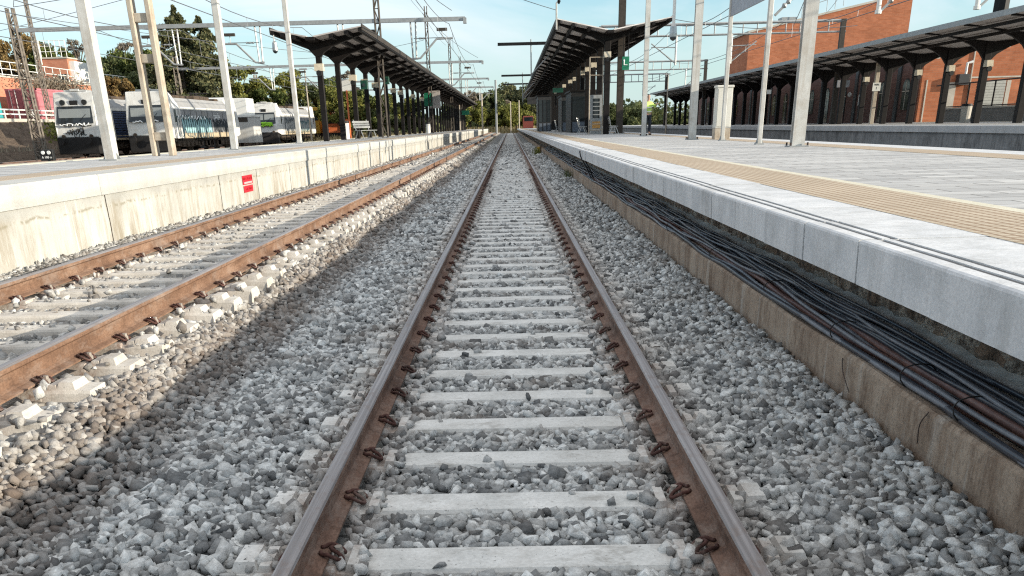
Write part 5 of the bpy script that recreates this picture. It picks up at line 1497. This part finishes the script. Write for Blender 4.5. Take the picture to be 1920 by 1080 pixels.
bin_(27.6, 57.5, Z3, 'pale stone litter bin with black bowl beside a station canopy column', M['stone_trim'], 1.05, .30)
# platform number sign post etc.
q = at(1642, 163, 66)
ns = thing('platform_sign', 'white square platform sign on a concrete post under the station canopy', 'sign', (q.x, 66, Z3))
mb = MB(); mb.bbox(-.13,.13,-.12,.12,0,4.1,.02); mb.build('post', M['conc_post'], ns)
mb = MB(); mb.box(-.27,.27,-.16,-.125,q.z-Z3-.26,q.z-Z3+.26); mb.build('board', M['white'], ns)
text_mesh('VIAS', .17, M['black'], 'lettering', ns, (0,-.165,q.z-Z3+.13), (PI/2,0,0))
text_mesh('1', .24, M['black'], 'lettering', ns, (0,-.165,q.z-Z3-.09), (PI/2,0,0))
lamp(ns, (.12,-.2,3.95), (M['cream_lamp'], M['black']), .3)
q = at(1581, 157, 74); hang_sign(q.x, 74, q.z+.25, .95, .5, M['grey_sign'], 'pale grey hanging sign board under the station canopy', 1.0)
q = at(1442, 172, 80); hang_sign(q.x, 80, q.z+.15, .35, .32, M['white'], 'small white hanging box between station canopy columns', 1.0)
q = at(1653, 190, 72.4)
t = thing('poster_case', 'small white notice on the dark station front', 'sign', (30.9, 84, Z3)); mb = MB(); mb.box(-.05,0,-.5,.5,1.4,2.3); mb.build('panel', M['white'], t)
gl = thing('globe_lamp', 'twin white globe lamp on a dark post by the station front', 'lamp', (Xat(1579,80), 80, Z3))
mb = MB(); mb.tube([(0,0,0),(0,0,2.3)], .04, 8); mb.build('pole', M['dark'], gl)
for s in (-.28,.28):
    mb = MB(); mb.tube([(s,0,2.0),(s,0,2.08),(s,0,2.2),(s,0,2.32),(s,0,2.4)], [.02,.14,.18,.14,.02], 12); mb.build('globe', M['white'], gl, smooth=True)
# pale crossing blocks below platform
for px in (1380, 1452):
    q = at(px, 252, 36); t = MB(); t.bbox(-.35,.35,-.2,.2,0,.22,.03); o = t.build('yellow_block', M['cream_lamp']); o.location = (min(q.x, 18.9), 46 if px < 1400 else 38, .07)
    tag(o, 'yellowish block on the dark trackbed below station platform, %s one' % ('farther' if px < 1400 else 'nearer'), 'block')
# orange block behind
ob = thing('brick_block', 'large orange brick block with sloping roofline behind the station canopy', 'building', (34, 134, .3))
Yb = 134; xa = XP_(1405, 62, Yb); xb_ = XP_(1710, 10, Yb); za = Zat(1405,62,Yb)-.3; zb_ = Zat(1712,-14,Yb)-.3; ox = 34
mb = MB(); mb.add([(xa-ox,0,0),(xb_-ox,0,0),(xb_-ox,0,zb_),(xa-ox,0,za)], [(0,1,2,3)])
mb.add([(xa-ox,0,0),(xa-ox,0,za),(xa-ox,12.5,za),(xa-ox,12.5,0)], [(0,1,2,3)])
mb.add([(xb_-ox,0,0),(xb_-ox,14,0),(xb_-ox,14,zb_),(xb_-ox,0,zb_)], [(0,1,2,3)])
mb.add([(xa-ox,12.5,0),(xa-ox,12.5,za),(xb_-ox,14,zb_),(xb_-ox,14,0)], [(0,1,2,3)])
mb.build('wall', M['brick'], ob)
mb = MB(); mb.add([(xa-ox-.15,-.15,za),(xb_-ox+.1,-.15,zb_),(xb_-ox+.1,14.2,zb_),(xa-ox-.15,12.7,za),(xa-ox-.15,-.15,za+.25),(xb_-ox+.1,-.15,zb_+.25),(xb_-ox+.1,14.2,zb_+.25),(xa-ox-.15,12.7,za+.25)],
        [(3,2,1,0),(4,5,6,7),(0,1,5,4),(1,2,6,5),(2,3,7,6),(3,0,4,7)]); mb.build('roof', M['stone_trim'], ob)
mb = MB()
for i in range(6): mb.tube([(6+i*1.1,.5,za+1.5+i*.3),(6+i*1.1,.5,za+2.9+i*.3)], .04, 4)
mb.tube([(6,.5,za+2.9),(11.5,.5,za+4.4)], .04, 4); mb.box(3.5,5.5,1,3,za+.8,za+1.9); mb.build('roof_equipment', M['grey_post'], ob)
mb = MB(); mb.box(-.25,-.01,3,4.0,za-4.6,za-3.2); mb.build('wall_box', M['white'], ob)
# ------------------------------------------------------------------ trees
def leaves(C, S, rg, quad=.2, asp=.7):
    "C centres (n,3); random oriented quads"
    n = len(C); R = rotmats(n, rg)
    s = S*rg.uniform(.6, 1.4, n)
    q = np.array([[-1,-asp,0],[1,-asp,0],[1,asp,0],[-1,asp,0]])*.5
    W = np.einsum('nij,vj->nvi', R, q)*s[:, None, None]+C[:, None, :]
    return W.reshape(-1, 3), np.arange(n*4).reshape(n, 4)
def tree(x, y, z0, H, R, kind, mat, label, seed, n=5000, s=.24, grp=None, bark='bark'):
    rg = np.random.default_rng(seed); t = thing('tree' if kind != 'spruce' else 'spruce_tree', label, 'tree', (x, y, z0), 0, grp)
    mb = MB()
    if kind == 'spruce':
        mb.tube([(0,0,0),(0,0,H*.5),(0,0,H*.98)], [.28,.16,.02], 8)
        C = []
        nb = int(H*9)
        for i in range(nb):
            u = (i+.5)/nb; u = u**.9; h = H*(.10+.88*u); L = R*(1-u)**.62*rg.uniform(.6,1.12); a = rg.uniform(0, 6.28)
            m = max(4, int(n/nb*(.35+L/R)))
            r = L*rg.random(m)**.55; sp = .10+.22*r/max(L,.1)*L*.5
            ax = a+rg.normal(0,.16,m)
            C.append(np.stack([r*np.cos(ax), r*np.sin(ax), h-r*.28+rg.normal(0,.10,m)-.12*rg.random(m)*r], 1))
            if i % 3 == 0: mb.tube([(0,0,h),(L*.8*math.cos(a), L*.8*math.sin(a), h-L*.2)], [.05,.015], 4)
        C = np.concatenate(C)
    else:
        mb.tube([(0,0,0),(.1,0,H*.3),(-.05,.1,H*.6)], [.22,.16,.08], 8)
        nb = 26; C = []
        for i in range(nb):
            a = rg.uniform(0, 6.28); u = rg.random()
            hh = H*(.32+.6*u); rr = R*math.sqrt(max(.05, 1-((hh/H-.55)/.5)**2))*rg.uniform(.35,.95)
            c = np.array([rr*math.cos(a), rr*math.sin(a), hh]); br = R*rg.uniform(.18,.38)*(.6 if kind == 'bare' else 1)
            mb.tube([(0,0,H*.22+u*H*.25),(c[0]*.5,c[1]*.5,c[2]*.72+.1*H),(c[0],c[1],c[2])], [.09,.05,.02], 5)
            m = n//nb; d = rg.normal(size=(m,3)); d /= np.linalg.norm(d, axis=1)[:,None]
            rad = br*(rg.random(m)**.45)[:,None]
            C.append(c+d*rad*np.array([1,1,.75]))
        C = np.concatenate(C)
    mb.build('trunk', M[bark], t)
    V, Q = leaves(C, s, rg, asp=.25 if kind == 'bare' else .7)
    npmesh('crown', V, Q, [mat], 4, parent=t)
    return t
def ptree(px, pyt, Y, zb, Rpx, kind, mat, label, seed, **k):
    if kind == 'round': Rpx *= 1.45
    p = at(px, pyt, Y); return tree(p.x, Y, zb, p.z-zb, Rpx/1770*Y, kind, M[mat], label, seed, **k)
ptree(322, 8, 100, 2.2, 98, 'spruce', 'leaf_dark', 'tallest dark spruce behind the long graffiti locomotive', 1, n=36000, s=.22)
ptree(370, 28, 104, 2.0, 82, 'spruce', 'leaf_dark', 'slimmer dark spruce right of the tallest spruce', 2, n=26000, s=.20)
G = 'broadleaf trees behind the yard'
TL = [(185,112,114,5,34,'round','leaf_green','green tree between brick tower and nearest white post'),(268,120,104,2.5,30,'round','leaf_olive','olive tree close behind the concrete ladder post'),
      (8,62,112,6,40,'round','leaf_orange','orange autumn tree at left picture edge above terrace'),
      (52,72,116,6,38,'round','leaf_olive','olive tree behind the slender lattice mast'),
      (92,88,112,6,30,'round','leaf_green','green tree left of the brick tower'),
      (138,66,120,6,40,'bare','twig','nearly bare tree rising behind the brick tower'),
      (205,98,108,3,38,'round','leaf_olive','olive bush tree right of the nearest white post'),
      (248,88,112,3,40,'round','leaf_green','dark green tree behind the concrete ladder post'),
      (225,70,124,4,34,'bare','twig','bare crowned tree above the olive bush tree'),
      (288,100,110,3,36,'round','leaf_green','green tree at the left foot of the tallest spruce'),
      (218,140,98,2.5,20,'round','leaf_orange','rusty orange shrub just above the leftmost locomotive'),
      (440,118,112,1.5,32,'round','leaf_yellow','yellow brown tree right of the spruces'),
      (462,150,118,1,22,'round','leaf_yellow','yellow tree above the white box wagon'),
      (408,95,118,2,26,'bare','twig','bare topped tree between spruces and yellow brown tree'),
      (512,126,118,.5,36,'round','leaf_yellow','round yellow green tree above lime graffiti locomotive'),
      (500,165,112,.5,26,'round','leaf_green','low dark green tree under the round yellow green tree'),
      (566,148,124,.5,32,'round','leaf_olive','olive tree left of the first canopy columns'),
      (604,140,128,.5,32,'round','leaf_green','green tree behind the first canopy columns'),
      (640,120,134,.5,30,'bare','twig','pale bare tree seen through the left canopy'),
      (632,158,118,.5,30,'round','leaf_yellow','bright green tree behind the second canopy column'),
      (668,168,126,.5,30,'round','leaf_green','green tree behind the third canopy column'),
      (702,172,134,.5,28,'round','leaf_olive','olive tree behind the fourth canopy column'),
      (736,178,142,.5,28,'round','leaf_yellow','yellow green tree behind the middle canopy columns'),
      (770,185,150,.5,28,'round','leaf_olive','dull tree deep behind the left canopy'),
      (850,196,250,.4,20,'round','leaf_green','green tree at the far end of left canopy'),
      (872,170,262,.4,24,'bare','twig','pale twiggy tree above the far end of left canopy'),
      (893,166,270,.4,26,'bare','twig','grey twiggy tree left of the vanishing tracks'),
      (880,190,255,.4,22,'round','leaf_yellow','yellowish tree at the far left platform end'),
      (912,172,268,.4,24,'round','leaf_olive','grey olive tree above the vanishing left track'),
      (946,182,272,.4,22,'bare','twig','twiggy tree straight above the middle track'),
      (926,190,280,.4,26,'round','leaf_olive','dark olive tree behind the thin far masts'),
      (968,192,262,.4,26,'round','leaf_yellow','golden tree at the end of the middle track'),
      (945,200,258,.4,18,'round','leaf_yellow','small golden tree left of the larger golden tree'),
      (950,157,300,.4,16,'round','leaf_dark','dark pine crown left above the golden tree'),
      (972,154,290,.4,26,'round','leaf_dark','dark pine crown touching the near canopy edge'),
      (1005,175,280,.4,26,'round','leaf_dark','dark pine hidden by the near canopy end'),
      (1190,205,230,.4,30,'round','leaf_olive','low hazy tree between the right canopies'),
      (1140,200,230,.4,30,'round','leaf_olive','low tree seen behind near canopy columns'),
      (1075,200,240,.4,34,'round','leaf_green','green tree seen through near canopy columns')]
for i, (px, py, Y, zb, R, kd, mt, lab) in enumerate(TL):
    k = Y/110
    ptree(px, py, Y, zb, R, kd, mt, lab, 20+i, n=9500 if kd == 'round' else 2600, s=(.215 if kd == 'round' else .26)*min(k, 2.0), grp=G)
# back wood closing the horizon
rg = np.random.default_rng(99); C = []
for i in range(170):
    if i < 90: cx, cy, hh = rg.uniform(-230,-14), rg.uniform(170,330), rg.uniform(3,8)
    else: cx, cy, hh = rg.uniform(-30,150), rg.uniform(300,400), rg.uniform(3,9)
    m = 330; d = rg.normal(size=(m,3)); d /= np.linalg.norm(d,axis=1)[:,None]
    C.append(np.array([cx,cy,hh*.5])+d*(rg.random(m)**.4)[:,None]*np.array([7,4,hh*.55]))
V, Q = leaves(np.concatenate(C), 1.1, rg)
tag(npmesh('far_wood', V, Q, [M['leaf_olive']], 4), 'distant olive wood closing the horizon behind the yard', 'wood', kind='stuff')
# dry grass and weeds beyond the platforms
def grass(x0, x1, y0, y1, z, n, h, mat, label, seed):
    rg = np.random.default_rng(seed)
    X = rg.uniform(x0, x1, n); Y = rg.uniform(y0, y1, n); H = h*rg.uniform(.3,1,n); a = rg.uniform(0,6.28,n); w = h*.12
    V = np.stack([np.stack([X-w*np.cos(a), Y-w*np.sin(a), np.full(n,z)],1), np.stack([X+w*np.cos(a), Y+w*np.sin(a), np.full(n,z)],1), np.stack([X+H*.3*np.sin(a), Y+H*.3*np.cos(a), z+H],1)],1).reshape(-1,3)
    tag(npmesh('dry_grass', V, np.arange(n*3).reshape(n,3), [mat]), label, 'grass', kind='stuff')
grass(-22,-10.5,95,240,.2,9000,1.0,M['grass'],'dry straw coloured grass beyond the yard behind left platform',1)
grass(-30,14,246,300,.1,9000,1.8,M['grass'],'dry straw grass at the end of both tracks',2)
grass(-60,-20,112,180,.2,9000,1.2,M['grass'],'dry straw grass under the yard trees',3)
grass(-36.2,-31,30,100,.9,2500,.45,M['twig'],'scrubby dry twigs on the dark embankment at left',4)
grass(-2.9,-2.3,60,150,.1,1200,.12,M['leaf_olive'],'small weeds between the two tracks far away',5)
# brush over the terrace wall
rg = np.random.default_rng(44); C = rg.normal(size=(2200,3))*np.array([.35,3.2,.42])+np.array([-41.8,88,6.0])
V, Q = leaves(C, .22, rg, asp=.4); tag(npmesh('hanging_bush', V, Q, [M['twig']], 4), 'dry bush hanging over the salmon terrace wall', 'bush')
C = rg.normal(size=(1500,3))*np.array([.8,1.6,.5])+np.array([-33.2,71,1.9])
V, Q = leaves(C, .2, rg, asp=.5); tag(npmesh('embankment_bush', V, Q, [M['leaf_yellow']], 4), 'yellowish bush on the embankment left of the first locomotive', 'bush')

# ------------------------------------------------------------------ light, sky, camera
CLOUD = 5.6; SKYTINT = (.66, .83, .89, 1)
SUN_EL = math.radians(12.6); SUN_A = math.radians(17)      # azimuth: from +X turned towards -Y
sd = Vector((math.cos(SUN_A)*math.cos(SUN_EL), -math.sin(SUN_A)*math.cos(SUN_EL), math.sin(SUN_EL)))
sl = bpy.data.lights.new('sun', 'SUN'); sl.energy = 4.6; sl.angle = math.radians(.53); sl.color = (1, .90, .74)
so = bpy.data.objects.new('sun', sl); COL.objects.link(so); so.rotation_euler = sd.to_track_quat('Z', 'Y').to_euler()
w = bpy.data.worlds.new('World'); scene.world = w; w.use_nodes = True
nt = w.node_tree; nt.nodes.clear()
out = nt.nodes.new('ShaderNodeOutputWorld'); bg = nt.nodes.new('ShaderNodeBackground'); bg.inputs['Strength'].default_value = .15
sky = nt.nodes.new('ShaderNodeTexSky'); sky.sky_type = 'NISHITA'; sky.sun_disc = False
sky.sun_elevation = SUN_EL; sky.sun_rotation = PI/2+SUN_A; sky.altitude = 600; sky.air_density = 1.0; sky.dust_density = .6; sky.ozone_density = 1.5
tc = nt.nodes.new('ShaderNodeTexCoord'); mp = nt.nodes.new('ShaderNodeMapping'); mp.inputs['Scale'].default_value = (1.2, 1.2, 5)
nz = nt.nodes.new('ShaderNodeTexNoise'); nz.inputs['Scale'].default_value = 1.6; nz.inputs['Detail'].default_value = 7; nz.inputs['Roughness'].default_value = .6
nz.inputs['Distortion'].default_value = .6
def wn(t, **k):
    n = nt.nodes.new(t)
    for a, v in k.items(): setattr(n, a, v)
    return n
# thin high cloud: sparse and dim low down, added thicker and brighter overhead, out of view, to fill the shade
sx = wn('ShaderNodeSeparateXYZ'); nt.links.new(tc.outputs['Generated'], sx.inputs[0])
rp = wn('ShaderNodeValToRGB'); rp.color_ramp.elements[0].position = .46; rp.color_ramp.elements[1].position = .68; rp.color_ramp.elements[1].color = (.8,.8,.8,1)
cc = wn('ShaderNodeValToRGB'); e = cc.color_ramp.elements; e[0].position = .12; e[0].color = (.78,.82,.84,1); e[1].position = .75; e[1].color = (1,1,1,1)
cs = wn('ShaderNodeVectorMath', operation='SCALE'); cs.inputs['Scale'].default_value = CLOUD
up = wn('ShaderNodeValToRGB'); up.color_ramp.elements[0].position = .28; up.color_ramp.elements[1].position = .6; up.color_ramp.elements[1].color = (.85,.85,.85,1)
mxm = wn('ShaderNodeMath', operation='MAXIMUM')
sk = wn('ShaderNodeMix', data_type='RGBA', blend_type='MULTIPLY'); sk.inputs[0].default_value = 1; sk.inputs[7].default_value = SKYTINT
mx = wn('ShaderNodeMix', data_type='RGBA')
nt.links.new(tc.outputs['Generated'], mp.inputs[0]); nt.links.new(mp.outputs[0], nz.inputs['Vector']); nt.links.new(nz.outputs['Fac'], rp.inputs[0])
nt.links.new(sx.outputs[2], cc.inputs[0]); nt.links.new(sx.outputs[2], up.inputs[0]); nt.links.new(cc.outputs[0], cs.inputs[0])
nt.links.new(rp.outputs[0], mxm.inputs[0]); nt.links.new(up.outputs[0], mxm.inputs[1])
nt.links.new(sky.outputs[0], sk.inputs[6])
nt.links.new(mxm.outputs[0], mx.inputs[0]); nt.links.new(sk.outputs[2], mx.inputs[6]); nt.links.new(cs.outputs[0], mx.inputs[7])
hz = wn('ShaderNodeValToRGB'); hz.color_ramp.elements[0].position = 0; hz.color_ramp.elements[0].color = (.85,.85,.85,1); hz.color_ramp.elements[1].position = .16; hz.color_ramp.elements[1].color = (0,0,0,1)
nt.links.new(sx.outputs[2], hz.inputs[0])
mh = wn('ShaderNodeMix', data_type='RGBA'); mh.inputs[7].default_value = (2.5, 3.15, 3.4, 1)
nt.links.new(hz.outputs[0], mh.inputs[0]); nt.links.new(mx.outputs[2], mh.inputs[6])
nt.links.new(mh.outputs[2], bg.inputs[0]); nt.links.new(bg.outputs[0], out.inputs[0])

cam = bpy.data.cameras.new('camera'); co = bpy.data.objects.new('camera', cam); COL.objects.link(co)
co.matrix_world = Matrix(((AR.x, AU.x, -AF.x, 0), (AR.y, AU.y, -AF.y, 0), (AR.z, AU.z, -AF.z, CAMH), (0,0,0,1)))
cam.sensor_width = 36; cam.lens = F/1920*36; cam.shift_x = (960-PX)/1920; cam.shift_y = (PY-540)/1920
cam.clip_start = .05; cam.clip_end = 6000
scene.camera = co
scene.view_settings.view_transform = 'Standard'; scene.view_settings.look = 'None'; scene.view_settings.exposure = .75; scene.view_settings.gamma = 1
scene.cycles.use_denoising = False; scene.cycles.filter_width = 1.2
scene.render.engine = 'CYCLES'; scene.cycles.max_bounces = 5; scene.cycles.diffuse_bounces = 3
